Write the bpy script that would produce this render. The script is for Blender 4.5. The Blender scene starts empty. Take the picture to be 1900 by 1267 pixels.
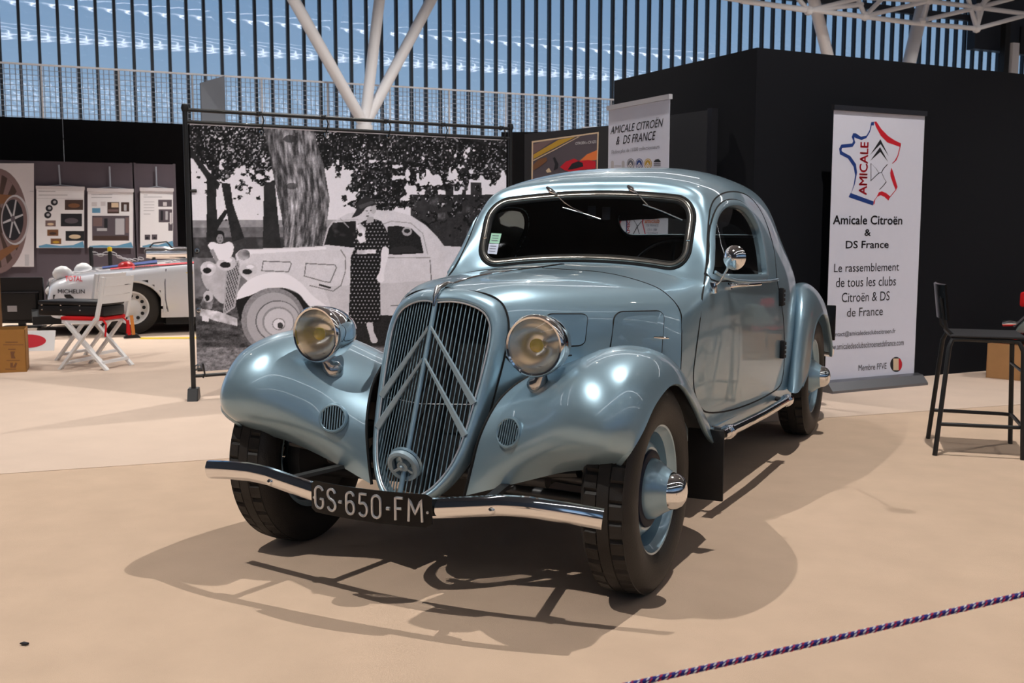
import bpy, bmesh, math, random
import numpy as np
from mathutils import Vector, Matrix
from mathutils.bvhtree import BVHTree
random.seed(7)
scene = bpy.context.scene
COL = scene.collection
PI = math.pi

# ------------------------------------------------------------------ camera
CAM = np.array([1.731, -3.187, 1.171]); YAW, PITCH, ROLL, FPX = 0.444, -0.107, 0.001, 1944.486
W, H = 1900, 1267
_f = np.array([-math.sin(YAW)*math.cos(PITCH), math.cos(YAW)*math.cos(PITCH), math.sin(PITCH)])
_r = np.array([math.cos(YAW), math.sin(YAW), 0.0]); _u = np.cross(_r, _f)
_r, _u = math.cos(ROLL)*_r+math.sin(ROLL)*_u, -math.sin(ROLL)*_r+math.cos(ROLL)*_u
cd = bpy.data.cameras.new('camera'); cam = bpy.data.objects.new('camera', cd); COL.objects.link(cam)
cam.matrix_world = Matrix(((_r[0], _u[0], -_f[0], CAM[0]), (_r[1], _u[1], -_f[1], CAM[1]), (_r[2], _u[2], -_f[2], CAM[2]), (0, 0, 0, 1)))
cd.sensor_fit = 'HORIZONTAL'; cd.sensor_width = 36.0; cd.lens = 36.0*FPX/W
cd.clip_start = 0.05; cd.clip_end = 400
cd.dof.use_dof = True; cd.dof.focus_distance = 3.75; cd.dof.aperture_fstop = 9.0
scene.camera = cam

# ------------------------------------------------------------------ world, exposure
world = bpy.data.worlds.new('sky'); scene.world = world; world.use_nodes = True
nt = world.node_tree; nt.nodes.clear()
wo = nt.nodes.new('ShaderNodeOutputWorld'); bgn = nt.nodes.new('ShaderNodeBackground')
tc = nt.nodes.new('ShaderNodeTexCoord'); sx = nt.nodes.new('ShaderNodeSeparateXYZ'); rp = nt.nodes.new('ShaderNodeValToRGB')
nt.links.new(tc.outputs['Generated'], sx.inputs[0]); nt.links.new(sx.outputs['Z'], rp.inputs[0])
rp.color_ramp.elements[0].position = 0.05; rp.color_ramp.elements[0].color = (0.62, 0.72, 0.88, 1)
rp.color_ramp.elements[1].position = 0.30; rp.color_ramp.elements[1].color = (0.20, 0.37, 0.62, 1)
nt.links.new(rp.outputs[0], bgn.inputs[0]); bgn.inputs[1].default_value = 0.85
nt.links.new(bgn.outputs[0], wo.inputs[0])
vs = scene.view_settings
vs.view_transform = 'Standard'; vs.look = 'None'; vs.gamma = 1.0; vs.use_curve_mapping = False; vs.exposure = 0.07

# ------------------------------------------------------------------ pixel helpers (photo pixel -> direction -> point on a known surface)
def ray(px, py):
    d = _r*((px-W/2)/FPX) - _u*((py-H/2)/FPX) + _f
    return d/np.linalg.norm(d)
def pl(px, py, ax, v):
    d = ray(px, py); return CAM + d*((v-CAM[ax])/d[ax])
def onwall(px, py, p, d):
    q = ray(px, py); A = np.array([[q[0], -d[0]], [q[1], -d[1]]])
    t = np.linalg.solve(A, np.array([p[0]-CAM[0], p[1]-CAM[1]])); return CAM + q*t[0]
def project(P):
    q = np.asarray(P)-CAM; z = q@_f
    return W/2+FPX*(q@_r)/z, H/2-FPX*(q@_u)/z
EH = np.array([0.638, 0.770]); NH = np.array([-EH[1], EH[0]])       # hall grid: along the facade, away from the camera

# ------------------------------------------------------------------ materials
def s2l(c):
    return tuple((x/12.92 if x <= 0.04045 else ((x+0.055)/1.055)**2.4) for x in c)
def rgb(r, g, b): return s2l((r/255, g/255, b/255))
MATS = {}
def mat(name, col, rough=0.5, metal=0.0, coat=0.0, noise=0.0, nscale=20.0, bump=0.0, bscale=60.0, trans=0.0, emit=None, estr=0.0, ior=1.45, spec=None, nstretch=None, alpha=None, rvar=0.0):
    m = bpy.data.materials.new(name); m.use_nodes = True
    n = m.node_tree; b = n.nodes['Principled BSDF']
    b.inputs['Base Color'].default_value = (*col, 1); b.inputs['Roughness'].default_value = rough
    b.inputs['Metallic'].default_value = metal; b.inputs['IOR'].default_value = ior
    if coat: b.inputs['Coat Weight'].default_value = coat; b.inputs['Coat Roughness'].default_value = 0.03
    if trans: b.inputs['Transmission Weight'].default_value = trans
    if spec is not None: b.inputs['Specular IOR Level'].default_value = spec
    if emit: b.inputs['Emission Color'].default_value = (*emit, 1); b.inputs['Emission Strength'].default_value = estr
    if alpha is not None: b.inputs['Alpha'].default_value = alpha
    co = n.nodes.new('ShaderNodeTexCoord')
    src = co.outputs['Object']
    if nstretch:
        mp = n.nodes.new('ShaderNodeMapping'); mp.inputs['Scale'].default_value = nstretch
        n.links.new(src, mp.inputs[0]); src = mp.outputs[0]
    nz = n.nodes.new('ShaderNodeTexNoise'); nz.inputs['Scale'].default_value = nscale; nz.inputs['Detail'].default_value = 5
    n.links.new(src, nz.inputs['Vector'])
    k = noise if noise else 0.02
    mx = n.nodes.new('ShaderNodeMix'); mx.data_type = 'RGBA'
    mx.inputs[6].default_value = (*[c*(1-k) for c in col], 1); mx.inputs[7].default_value = (*[min(1, c*(1+k)) for c in col], 1)
    n.links.new(nz.outputs['Fac'], mx.inputs[0]); n.links.new(mx.outputs[2], b.inputs['Base Color'])
    if rvar:
        mr = n.nodes.new('ShaderNodeMapRange'); mr.inputs['To Min'].default_value = max(0, rough-rvar); mr.inputs['To Max'].default_value = rough+rvar
        n.links.new(nz.outputs['Fac'], mr.inputs['Value']); n.links.new(mr.outputs[0], b.inputs['Roughness'])
    if bump:
        nb = n.nodes.new('ShaderNodeTexNoise'); nb.inputs['Scale'].default_value = bscale; nb.inputs['Detail'].default_value = 4
        n.links.new(src, nb.inputs['Vector'])
        bp = n.nodes.new('ShaderNodeBump'); bp.inputs['Strength'].default_value = bump; bp.inputs['Distance'].default_value = 0.01
        n.links.new(nb.outputs['Fac'], bp.inputs['Height']); n.links.new(bp.outputs[0], b.inputs['Normal'])
    MATS[name] = m; return m
M = MATS
def P(name, r, g, b, rough=0.6, **k): return mat(name, rgb(r, g, b), rough, **k)
mat('car_paint', (0.300, 0.445, 0.545), 0.35, metal=0.62, coat=0.8, noise=0.03, nscale=900)
mat('paint_grey', (0.31, 0.41, 0.48), 0.38, metal=0.2, coat=0.4)
mat('chrome', (0.86, 0.86, 0.87), 0.06, metal=1.0)
mat('frame_metal', (0.20, 0.19, 0.175), 0.22, metal=0.85, noise=0.3, nscale=40)
mat('dull_chrome', (0.55, 0.55, 0.56), 0.18, metal=1.0, noise=0.2, nscale=30)
mat('dark_metal', (0.06, 0.062, 0.066), 0.4, metal=0.6)
mat('rubber', (0.018, 0.016, 0.015), 0.55, noise=0.35, nscale=9, bump=0.15, bscale=220)
mat('black_gap', (0.004, 0.004, 0.005), 0.8)
mat('under_black', (0.010, 0.010, 0.011), 0.6, noise=0.3)
mat('plate_black', (0.006, 0.006, 0.007), 0.25, spec=0.25, rvar=0.08, nscale=15)
mat('plate_silver', (0.62, 0.63, 0.66), 0.32, metal=0.7)
mat('navy', (0.005, 0.008, 0.024), 0.5, spec=0.25)
mat('reflector', (0.95, 0.93, 0.88), 0.20, metal=1.0)
mat('bulb_yellow', (0.95, 0.72, 0.0), 0.2, coat=0.5)
mat('seat_leather', (0.012, 0.010, 0.009), 0.5, bump=0.2)
mat('headlining', (0.022, 0.022, 0.022), 0.9)
mat('bakelite', (0.012, 0.012, 0.012), 0.2, coat=0.6)
P('sticker_green', 158, 208, 182, 0.5); P('sticker_white', 205, 212, 232, 0.5)
mat('carpet_tan', rgb(203, 178, 156), 0.95, noise=0.12, nscale=5, bump=0.35, bscale=420, spec=0.1)
mat('carpet_pale', rgb(214, 193, 177), 0.95, noise=0.07, nscale=4, bump=0.35, bscale=420, spec=0.1)
mat('booth_black', (0.0062, 0.0068, 0.0098), 0.9, noise=0.18, nscale=160, bump=0.2, bscale=500, spec=0.2)
mat('wall_black', (0.0085, 0.0082, 0.0095), 0.9, noise=0.15, nscale=8, spec=0.15)
mat('panel_grey', rgb(92, 84, 92), 0.9, noise=0.06, nscale=6, spec=0.15)
mat('panel_dark', (0.018, 0.018, 0.022), 0.7)
mat('frame_black', (0.012, 0.012, 0.013), 0.45, coat=0.1)
P('sheet_white', 214, 216, 232, 0.55); P('white_plastic', 226, 226, 228, 0.4); P('white_car', 222, 224, 232, 0.2, coat=1.0)
P('alu', 120, 122, 128, 0.32, metal=0.8); P('alu_dark', 66, 66, 72, 0.35, metal=0.7)
P('ink_black', 24, 24, 32, 0.6); P('ink_grey', 96, 98, 112, 0.6); P('ink_red', 196, 18, 40, 0.6); P('ink_blue', 20, 56, 128, 0.6)
P('ink_orange', 224, 120, 60, 0.6); P('ink_sky', 96, 150, 184, 0.6); P('ink_gold', 190, 150, 50, 0.6); P('ink_brown', 120, 80, 50, 0.6)
P('ink_darkbrown', 66, 48, 42, 0.6); P('ink_pale', 180, 178, 184, 0.6); P('ink_slate', 84, 76, 84, 0.6); P('ink_yellow', 226, 170, 40, 0.6)
P('ink_light', 204, 198, 202, 0.6); P('ink_mauve', 118, 96, 96, 0.6); P('ink_cream', 214, 190, 160, 0.6); P('ink_white', 228, 226, 230, 0.6)
P('red_cloth', 204, 16, 22, 0.85, bump=0.2); P('red_paint', 190, 24, 30, 0.3, coat=0.5); P('yellow', 222, 190, 30, 0.5)
P('cardboard', 164, 116, 58, 0.85, noise=0.1, nscale=12); P('cardboard_tan', 176, 132, 88, 0.85, noise=0.1, nscale=12)
P('case_black', 26, 25, 28, 0.45, bump=0.2, bscale=300); P('tv_black', 22, 20, 22, 0.35)
P('steel_white', 222, 222, 226, 0.5); P('mullion', 44, 50, 58, 0.5, metal=0.2); P('steel_dark', 40, 46, 56, 0.5)
P('sage', 120, 140, 138, 0.35, coat=0.5); P('wood', 120, 88, 60, 0.6, noise=0.3, nscale=6)
P('strap_orange', 206, 132, 60, 0.8); P('wire', 150, 156, 168, 0.5)
P('ceiling_grey', 150, 152, 158, 0.9); P('hall_wall', 120, 126, 136, 0.9); P('slab', 190, 194, 204, 0.8)
mat('lamp_glow', (1, 0.93, 0.82), 0.5, emit=(1.0, 0.90, 0.76), estr=60)
mat('tube_glow', (1, 1, 1), 0.5, emit=(0.95, 0.97, 1.0), estr=8)
mat('rope_blue', rgb(28, 34, 120), 0.8, bump=0.3, bscale=800)
P('rope_red', 190, 40, 60, 0.8); P('rope_white', 225, 225, 232, 0.8)

def glass(name, tint, refl=0.12, rough=0.02, transp=1.0):
    m = bpy.data.materials.new(name); m.use_nodes = True; n = m.node_tree; n.nodes.clear()
    o = n.nodes.new('ShaderNodeOutputMaterial'); t = n.nodes.new('ShaderNodeBsdfTransparent'); g = n.nodes.new('ShaderNodeBsdfGlossy')
    t.inputs[0].default_value = (*tint, 1); g.inputs['Roughness'].default_value = rough
    fr = n.nodes.new('ShaderNodeFresnel'); fr.inputs[0].default_value = 1.5
    ad = n.nodes.new('ShaderNodeMath'); ad.operation = 'ADD'; ad.use_clamp = True; ad.inputs[1].default_value = refl
    mx = n.nodes.new('ShaderNodeMixShader')
    n.links.new(fr.outputs[0], ad.inputs[0]); n.links.new(ad.outputs[0], mx.inputs[0]); n.links.new(t.outputs[0], mx.inputs[1]); n.links.new(g.outputs[0], mx.inputs[2])
    n.links.new(mx.outputs[0], o.inputs[0]); MATS[name] = m; return m, n, g
glass('auto_glass', (0.80, 0.84, 0.84), 0.0)
glass('side_glass', (0.72, 0.76, 0.76), 0.02)
lm_, ln_, lg_ = glass('lens_glass', (0.97, 0.96, 0.92), 0.03)
_d = ln_.nodes.new('ShaderNodeBsdfDiffuse'); _d.inputs[0].default_value = (0.95, 0.95, 0.92, 1); _m = ln_.nodes.new('ShaderNodeMixShader'); _m.inputs[0].default_value = 0.06
_o = [n for n in ln_.nodes if n.type == 'OUTPUT_MATERIAL'][0]; _s = _o.inputs[0].links[0].from_socket
ln_.links.new(_s, _m.inputs[1]); ln_.links.new(_d.outputs[0], _m.inputs[2]); ln_.links.new(_m.outputs[0], _o.inputs[0])
gm, gn, gg = glass('facade_glass', (0.66, 0.82, 0.93), 0.14, 0.04)
co = gn.nodes.new('ShaderNodeTexCoord'); mp = gn.nodes.new('ShaderNodeMapping'); mp.inputs['Scale'].default_value = (0.35, 0.35, 1.1)
nz = gn.nodes.new('ShaderNodeTexNoise'); nz.inputs['Scale'].default_value = 1.2; nz.inputs['Detail'].default_value = 2
bp = gn.nodes.new('ShaderNodeBump'); bp.inputs['Strength'].default_value = 0.5; bp.inputs['Distance'].default_value = 0.045
gn.links.new(co.outputs['Object'], mp.inputs[0]); gn.links.new(mp.outputs[0], nz.inputs['Vector']); gn.links.new(nz.outputs['Fac'], bp.inputs['Height']); gn.links.new(bp.outputs[0], gg.inputs['Normal'])

# ------------------------------------------------------------------ object helpers
def tag(o, label=None, cat=None, group=None, kind=None):
    if label: o['label'] = label
    if cat: o['category'] = cat
    if group: o['group'] = group
    if kind: o['kind'] = kind
    return o
def thing(name, label, cat, loc=(0, 0, 0), rotz=0.0, group=None):
    o = bpy.data.objects.new(name, None); COL.objects.link(o); o.empty_display_size = 0.1
    o.location = loc; o.rotation_euler = (0, 0, rotz)
    o['_m'] = 0; del o['_m']
    tag(o, label, cat, group); return o
def wm(o):
    m = Matrix.LocRotScale(o.location, o.rotation_euler, o.scale)
    return (wm(o.parent) @ o.matrix_parent_inverse @ m) if o.parent else m
def link(name, me, material, parent=None, world=True):
    """one mesh object; with world=True the vertices are world coordinates even under a moved parent"""
    o = bpy.data.objects.new(name, me); COL.objects.link(o)
    if material is not None:
        for mm in (material if isinstance(material, (list, tuple)) else [material]): me.materials.append(M[mm] if isinstance(mm, str) else mm)
    if parent is not None:
        o.parent = parent
        if world: o.matrix_parent_inverse = wm(parent).inverted()
    return o
def mesh(vf, smooth=False, angle=40, name='mesh'):
    v, f = vf[0], vf[1]
    me = bpy.data.meshes.new(name); me.from_pydata([tuple(map(float, p)) for p in v], [], [tuple(q) for q in f]); me.validate(); me.update()
    if smooth:
        me.polygons.foreach_set('use_smooth', [True]*len(me.polygons)); me.set_sharp_from_angle(angle=math.radians(angle))
    return me
def fixn(me):
    bm = bmesh.new(); bm.from_mesh(me); bmesh.ops.recalc_face_normals(bm, faces=bm.faces); bm.to_mesh(me); bm.free(); return me
def obj(name, vf, material, parent=None, world=True, smooth=False, angle=40, fix=True):
    me = mesh(vf, smooth, angle, name)
    if fix: fixn(me)
    return link(name, me, material, parent, world)
def join(*parts):
    v = []; f = []
    for a in parts:
        k = len(v); v += [tuple(p) for p in a[0]]; f += [tuple(i+k for i in q) for q in a[1]]
    return v, f
def xf(vf, m): return [tuple(m @ Vector(p)) for p in vf[0]], vf[1]
def T(x, y, z): return Matrix.Translation((x, y, z))
def RZ(a): return Matrix.Rotation(a, 4, 'Z')
def RX(a): return Matrix.Rotation(a, 4, 'X')
def RY(a): return Matrix.Rotation(a, 4, 'Y')
def box(a, b):
    x0, y0, z0 = a; x1, y1, z1 = b
    v = [(x0, y0, z0), (x1, y0, z0), (x1, y1, z0), (x0, y1, z0), (x0, y0, z1), (x1, y0, z1), (x1, y1, z1), (x0, y1, z1)]
    return v, [(0, 3, 2, 1), (4, 5, 6, 7), (0, 1, 5, 4), (1, 2, 6, 5), (2, 3, 7, 6), (3, 0, 4, 7)]
def bevel(vf, w=0.005, seg=2):
    me = bpy.data.meshes.new('t'); me.from_pydata([tuple(p) for p in vf[0]], [], vf[1])
    bm = bmesh.new(); bm.from_mesh(me); bmesh.ops.recalc_face_normals(bm, faces=bm.faces)
    bmesh.ops.bevel(bm, geom=list(bm.edges), offset=w, segments=seg, affect='EDGES', profile=0.5, clamp_overlap=True)
    v = [tuple(x.co) for x in bm.verts]; bm.verts.index_update(); f = [tuple(x.index for x in q.verts) for q in bm.faces]; bm.free(); bpy.data.meshes.remove(me)
    return v, f
def rbox(a, b, w=0.005, seg=2): return bevel(box(a, b), w, seg)
def beam(p, q, w, h=None, up=(0, 0, 1)):
    """rectangular bar between two points"""
    h = h or w; p, q = Vector(p), Vector(q); d = (q-p).normalized(); u = Vector(up)
    s = d.cross(u);  s = s.normalized() if s.length > 1e-4 else Vector((1, 0, 0)); t = s.cross(d).normalized()
    v = []
    for c in (p, q):
        for a, b in ((-1, -1), (1, -1), (1, 1), (-1, 1)): v.append(tuple(c+s*a*w/2+t*b*h/2))
    return v, [(0, 1, 2, 3), (7, 6, 5, 4), (0, 4, 5, 1), (1, 5, 6, 2), (2, 6, 7, 3), (3, 7, 4, 0)]
def tube(pts, r, n=10, closed=False, caps=True):
    pts = [Vector(p) for p in pts]; m = len(pts); rr = r if isinstance(r, (list, tuple, np.ndarray)) else [r]*m
    v = []; f = []; prev = None
    for i, p in enumerate(pts):
        if closed: d = pts[(i+1) % m]-pts[i-1]
        else: d = pts[min(i+1, m-1)]-pts[max(i-1, 0)]
        d.normalize()
        if prev is None:
            a = Vector((0, 0, 1)) if abs(d.z) < 0.9 else Vector((1, 0, 0)); s = d.cross(a).normalized()
        else:
            s = prev-d*prev.dot(d); s.normalize()
        prev = s; t = d.cross(s)
        for k in range(n):
            an = 2*PI*k/n; v.append(tuple(p+(s*math.cos(an)+t*math.sin(an))*rr[i]))
    L = m if closed else m-1
    for i in range(L):
        j = (i+1) % m
        for k in range(n): f.append((i*n+k, i*n+(k+1) % n, j*n+(k+1) % n, j*n+k))
    if caps and not closed: f.append(tuple(range(n-1, -1, -1))); f.append(tuple((m-1)*n+k for k in range(n)))
    return v, f
def strip(pts, prof, closed=False, up=None):
    """sweep a 2D profile [(side, out)] along points; up: per-point outward normals"""
    pts = [Vector(p) for p in pts]; m = len(pts); n = len(prof); v = []; f = []
    for i, p in enumerate(pts):
        d = (pts[(i+1) % m]-pts[i-1]) if closed else (pts[min(i+1, m-1)]-pts[max(i-1, 0)])
        d.normalize(); o = Vector(up[i]); o = (o-d*o.dot(d)).normalized(); s = d.cross(o)
        for a, b in prof: v.append(tuple(p+s*a+o*b))
    L = m if closed else m-1
    for i in range(L):
        j = (i+1) % m
        for k in range(n): f.append((i*n+k, i*n+(k+1) % n, j*n+(k+1) % n, j*n+k))
    if not closed: f.append(tuple(range(n-1, -1, -1))); f.append(tuple((m-1)*n+k for k in range(n)))
    return v, f
def lathe(prof, n=48, axis='x'):
    """prof [(r, h)] around an axis through the origin"""
    v = []; f = []; m = len(prof)
    for k in range(n):
        a = 2*PI*k/n; c, s = math.cos(a), math.sin(a)
        for r, h in prof: v.append({'x': (h, r*c, r*s), 'y': (r*c, h, r*s), 'z': (r*c, r*s, h)}[axis])
    for k in range(n):
        j = (k+1) % n
        for i in range(m-1): f.append((k*m+i, k*m+i+1, j*m+i+1, j*m+i))
    return v, f
def prism(poly, t, O=(0, 0, 0), U=(1, 0, 0), V=(0, 0, 1)):
    """polygon in the plane (U,V) extruded by t along U x V"""
    O, U, V = Vector(O), Vector(U), Vector(V); N = U.cross(V).normalized(); n = len(poly)
    v = [tuple(O+U*a+V*b) for a, b in poly]+[tuple(O+U*a+V*b+N*t) for a, b in poly]
    return v, [tuple(range(n-1, -1, -1)), tuple(range(n, 2*n))]+[(i, (i+1) % n, n+(i+1) % n, n+i) for i in range(n)]
def spl(Q, s, closed=False):
    """Catmull-Rom through control points along axis 0, s samples per segment"""
    Q = np.asarray(Q, float); m = len(Q); out = []
    g = (lambda i: Q[i % m]) if closed else (lambda i: 2*Q[0]-Q[1] if i < 0 else (2*Q[-1]-Q[-2] if i >= m else Q[i]))
    for i in range(m if closed else m-1):
        a, b, c, d = g(i-1), g(i), g(i+1), g(i+2)
        for k in range(s):
            t = k/s; out.append(0.5*((2*b)+(c-a)*t+(2*a-5*b+4*c-d)*t*t+(3*b-a-3*c+d)*t**3))
    if not closed: out.append(Q[-1])
    return np.array(out)
def net(ctrl, su, sv):
    a = spl(np.asarray(ctrl, float), su); return spl(a.transpose(1, 0, 2), sv).transpose(1, 0, 2)
def gridvf(g, flip=False):
    U, V = g.shape[:2]; v = [tuple(p) for p in g.reshape(-1, 3)]
    f = [(i*V+j, (i+1)*V+j, (i+1)*V+j+1, i*V+j+1) for i in range(U-1) for j in range(V-1)]
    if flip: f = [q[::-1] for q in f]
    return v, f
def mirror(vf): return [(-p[0], p[1], p[2]) for p in vf[0]], [q[::-1] for q in vf[1]]
def weld(vf, d=1e-4):
    bm = bmesh.new(); vs_ = [bm.verts.new(p) for p in vf[0]]
    for q in vf[1]:
        try: bm.faces.new([vs_[i] for i in q])
        except ValueError: pass
    bmesh.ops.remove_doubles(bm, verts=bm.verts, dist=d); bm.verts.index_update()
    v = [tuple(x.co) for x in bm.verts]; f = [tuple(x.index for x in q.verts) for q in bm.faces]; bm.free(); return v, f
def thick(vf, t, flip=1):
    """give an open sheet a thickness t against its vertex normals"""
    me = bpy.data.meshes.new('t'); me.from_pydata(vf[0], [], vf[1]); me.update()
    bm = bmesh.new(); bm.from_mesh(me); bm.normal_update()
    n = len(bm.verts); bm.verts.ensure_lookup_table()
    v = [tuple(x.co) for x in bm.verts]+[tuple(x.co-x.normal*t*flip) for x in bm.verts]
    f = [tuple(x.index for x in q.verts) for q in bm.faces]; f2 = [tuple(i+n for i in q[::-1]) for q in f]
    e = [(x.verts[0].index, x.verts[1].index) for x in bm.edges if x.is_boundary]
    bm.free(); bpy.data.meshes.remove(me)
    return v, f+f2+[(a, b, b+n, a+n) for a, b in e]
def disc(c, r, n=24, U=(1, 0, 0), V=(0, 0, 1)):
    c, U, V = Vector(c), Vector(U), Vector(V)
    return [tuple(c+U*r*math.cos(2*PI*k/n)+V*r*math.sin(2*PI*k/n)) for k in range(n)], [tuple(range(n))]
def inpoly(x, y, poly):
    r = np.zeros(np.shape(x), bool); n = len(poly)
    for i in range(n):
        (x1, y1), (x2, y2) = poly[i], poly[(i+1) % n]
        if y1 == y2: continue
        r ^= ((y1 > y) != (y2 > y)) & (x < (x2-x1)*(y-y1)/(y2-y1)+x1)
    return r
def rrect(w, h, r, n=6):
    p = []
    for cx, cy, a0 in ((w-r, h-r, 0), (-(w-r), h-r, PI/2), (-(w-r), -(h-r), PI), (w-r, -(h-r), 1.5*PI)):
        for k in range(n+1): a = a0+PI/2*k/n; p.append((cx+r*math.cos(a), cy+r*math.sin(a)))
    return p
def copy_tree(o, parent=None):
    c = o.copy(); COL.objects.link(c)
    if parent is not None: c.parent = parent
    for ch in o.children: copy_tree(ch, c)
    return c
# flat lettering from the built-in font: 2D verts and faces fitted into a box
def textvf(s, shear=0.0, bold=0.0, spacing=1.0):
    cu = bpy.data.curves.new('t', 'FONT'); cu.body = s; cu.shear = shear; cu.space_character = spacing; cu.resolution_u = 3
    o = bpy.data.objects.new('t', cu); me = bpy.data.meshes.new_from_object(o)
    v = np.array([tuple(x.co) for x in me.vertices]).reshape(-1, 3)[:, :2]; f = [tuple(p.vertices) for p in me.polygons]
    bpy.data.objects.remove(o); bpy.data.meshes.remove(me); bpy.data.curves.remove(cu)
    if bold:                                                    # heavier strokes: the outline struck four times
        n = len(v); sh = [(-bold, 0), (bold, 0), (0, -bold), (0, bold)]
        f = [tuple(i+k*n for i in q) for k in range(4) for q in f]; v = np.concatenate([v+np.array(d) for d in sh])
    return v, f
class Board:
    """a flat printed sheet: point O, horizontal axis U, up axis V; prints are laid on it in thin layers"""
    def __init__(s, O, U, V=(0, 0, 1), parent=None):
        s.O = np.array(O, float); s.U = np.array(U, float)/np.linalg.norm(U); s.V = np.array(V, float)/np.linalg.norm(V); s.N = np.cross(s.U, s.V); s.parent = parent; s.k = 0
    def uv(s, px, py):
        d = ray(px, py); t = ((s.O-CAM)@s.N)/(d@s.N); p = CAM+d*t-s.O; return p@s.U, p@s.V
    def at(s, u, v, off=0.0): return s.O+s.U*u+s.V*v+s.N*off
    def put(s, name, vf2, material, layer=1):
        v = [s.at(a, b, 0.0008*layer) for a, b in vf2[0]]
        return obj(name, (v, vf2[1]), material, s.parent, fix=False)
    def poly(s, pix, material, layer=1, name='print', uv=False):
        q = [p if uv else s.uv(*p) for p in pix]
        me = bpy.data.meshes.new(name); bm = bmesh.new(); vv = [bm.verts.new(s.at(a, b, 0.0008*layer)) for a, b in q]; f = bm.faces.new(vv)
        f.normal_update()
        if f.normal.dot(Vector(s.N)) < 0: f.normal_flip()
        bmesh.ops.triangulate(bm, faces=[f]); bm.to_mesh(me); bm.free()
        return link(name, me, material, s.parent)
    def band(s, a, b, material, layer=1, name='print'):
        """ribbon between two equally long pixel polylines"""
        A = [s.uv(*p) for p in a]; B = [s.uv(*p) for p in b]; n = len(A)
        return s.put(name, (A+B, [(i, i+1, n+i+1, n+i) for i in range(n-1)]), material, layer)
    def rect(s, x0, y0, x1, y1, material, layer=1, name='print'): return s.poly([(x0, y0), (x1, y0), (x1, y1), (x0, y1)], material, layer, name)
    def ell(s, cx, cy, rx, ry, material, layer=1, name='print', n=24): return s.poly([(cx+rx*math.cos(2*PI*k/n), cy-ry*math.sin(2*PI*k/n)) for k in range(n)], material, layer, name)
    def text(s, string, x0, y0, x1, y1, material, layer=2, shear=0.0, bold=0.0, name='lettering', rot=0):
        """lettering fitted to the box given by its pixel extent, upright on the sheet"""
        v, f = textvf(string, shear, bold); a = (v-v.min(0))/(v.max(0)-v.min(0))
        if rot: a = np.stack([1-a[:, 1], a[:, 0]], 1)                      # reads upwards
        xm, ym = (x0+x1)/2, (y0+y1)/2; u0, u1 = s.uv(x0, ym)[0], s.uv(x1, ym)[0]; v0, v1 = s.uv(xm, y1)[1], s.uv(xm, y0)[1]
        return s.put(name, ([(u0+(u1-u0)*x, v0+(v1-v0)*y) for x, y in a], f), material, layer)
# ================================================================== lamps of the hall (a row hung along the hall grid)
L2 = np.array([-1.684, -2.37, 5.75]); L1 = np.array([1.499, 1.925, 6.53])
step = (L1-L2)[:2]; step_h = step/np.linalg.norm(step); side = np.array([-step_h[1], step_h[0]])
lamp_spots = [('front', L2, 770, 118), ('rear', L1, 1020, 118)]
for k, s_, e in ((2, 0, 620), (3, 0, 600), (0, 5.6, 520), (1, 5.6, 760), (2, 5.8, 760), (0, 11.0, 1200), (1, 11.0, 1900), (2, 11.0, 1900), (3, 11.0, 1500), (1, -6.0, 420), (2, -6.0, 500)):
    p = L2[:2]+step*k+side*s_; lamp_spots.append(('row', np.array([p[0], p[1], 6.2]), e*.8, 84))
lamp_words = ['in front of the blue car', 'above the blue car cabin', 'beyond the black booth', 'far beyond the black booth', 'left of the blue car nose', 'above the photo banner', 'behind the photo banner',
              'over the cardboard box at left', 'over the white folding chairs', 'over the white rally car', 'behind the white rally car', 'right of the blue car', 'above the bar stool']
def make_lamp(i, p, energy, cone):
    t = thing('hall_spotlight', 'black hanging hall spotlight '+lamp_words[i], 'spotlight', tuple(p), 0, 'hall spotlights')
    obj('lamp_body', xf(lathe([(0.0, 0.42), (0.05, 0.42), (0.11, 0.36), (0.13, 0.2), (0.13, 0.06), (0.115, 0.06), (0.10, 0.15), (0.0, 0.15)], 24, 'z'), T(*p)), 'frame_black', t, smooth=True)
    obj('lamp_lens', xf(lathe([(0.0, 0.10), (0.10, 0.10)], 24, 'z'), T(*p)), 'lamp_glow', t)
    obj('hanger', tube([(p[0], p[1], p[2]+0.40), (p[0], p[1], 13.4)], 0.02, 6), 'frame_black', t)
    ld = bpy.data.lights.new('spot', 'SPOT'); ld.energy = energy; ld.color = (1.0, 0.945, 0.88); ld.spot_size = math.radians(cone); ld.spot_blend = 0.55; ld.shadow_soft_size = 0.032
    lo = bpy.data.objects.new('light', ld); COL.objects.link(lo); lo.parent = t; lo.location = (0, 0, 0.03)


# ================================================================== floor: two carpets meeting in a seam
def struct(name, vf, m, parent=None, **k):
    o = obj(name, vf, m, parent, **k)
    if parent is None: o['kind'] = 'structure'
    return o
fl = struct('floor', ([(-60, -40, 0), (60, -40, 0), (60, 70, 0), (-60, 70, 0)], [(0, 1, 2, 3)]), 'carpet_tan')
sa, sb = pl(0, 880, 2, 0), pl(440, 850, 2, 0); sd = (sb-sa)/np.linalg.norm(sb-sa); sn = np.array([-sd[1], sd[0], 0])
q0, q1 = sa-sd*14, sa+sd*30
struct('carpet', thick(([tuple(q0+sn*0), tuple(q1), tuple(q1+sn*40), tuple(q0+sn*40)], [(0, 1, 2, 3)]), -0.003), 'carpet_pale', fl)
tag(fl, 'tan needle-felt exhibition carpet with a pale strip behind the car')

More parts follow.
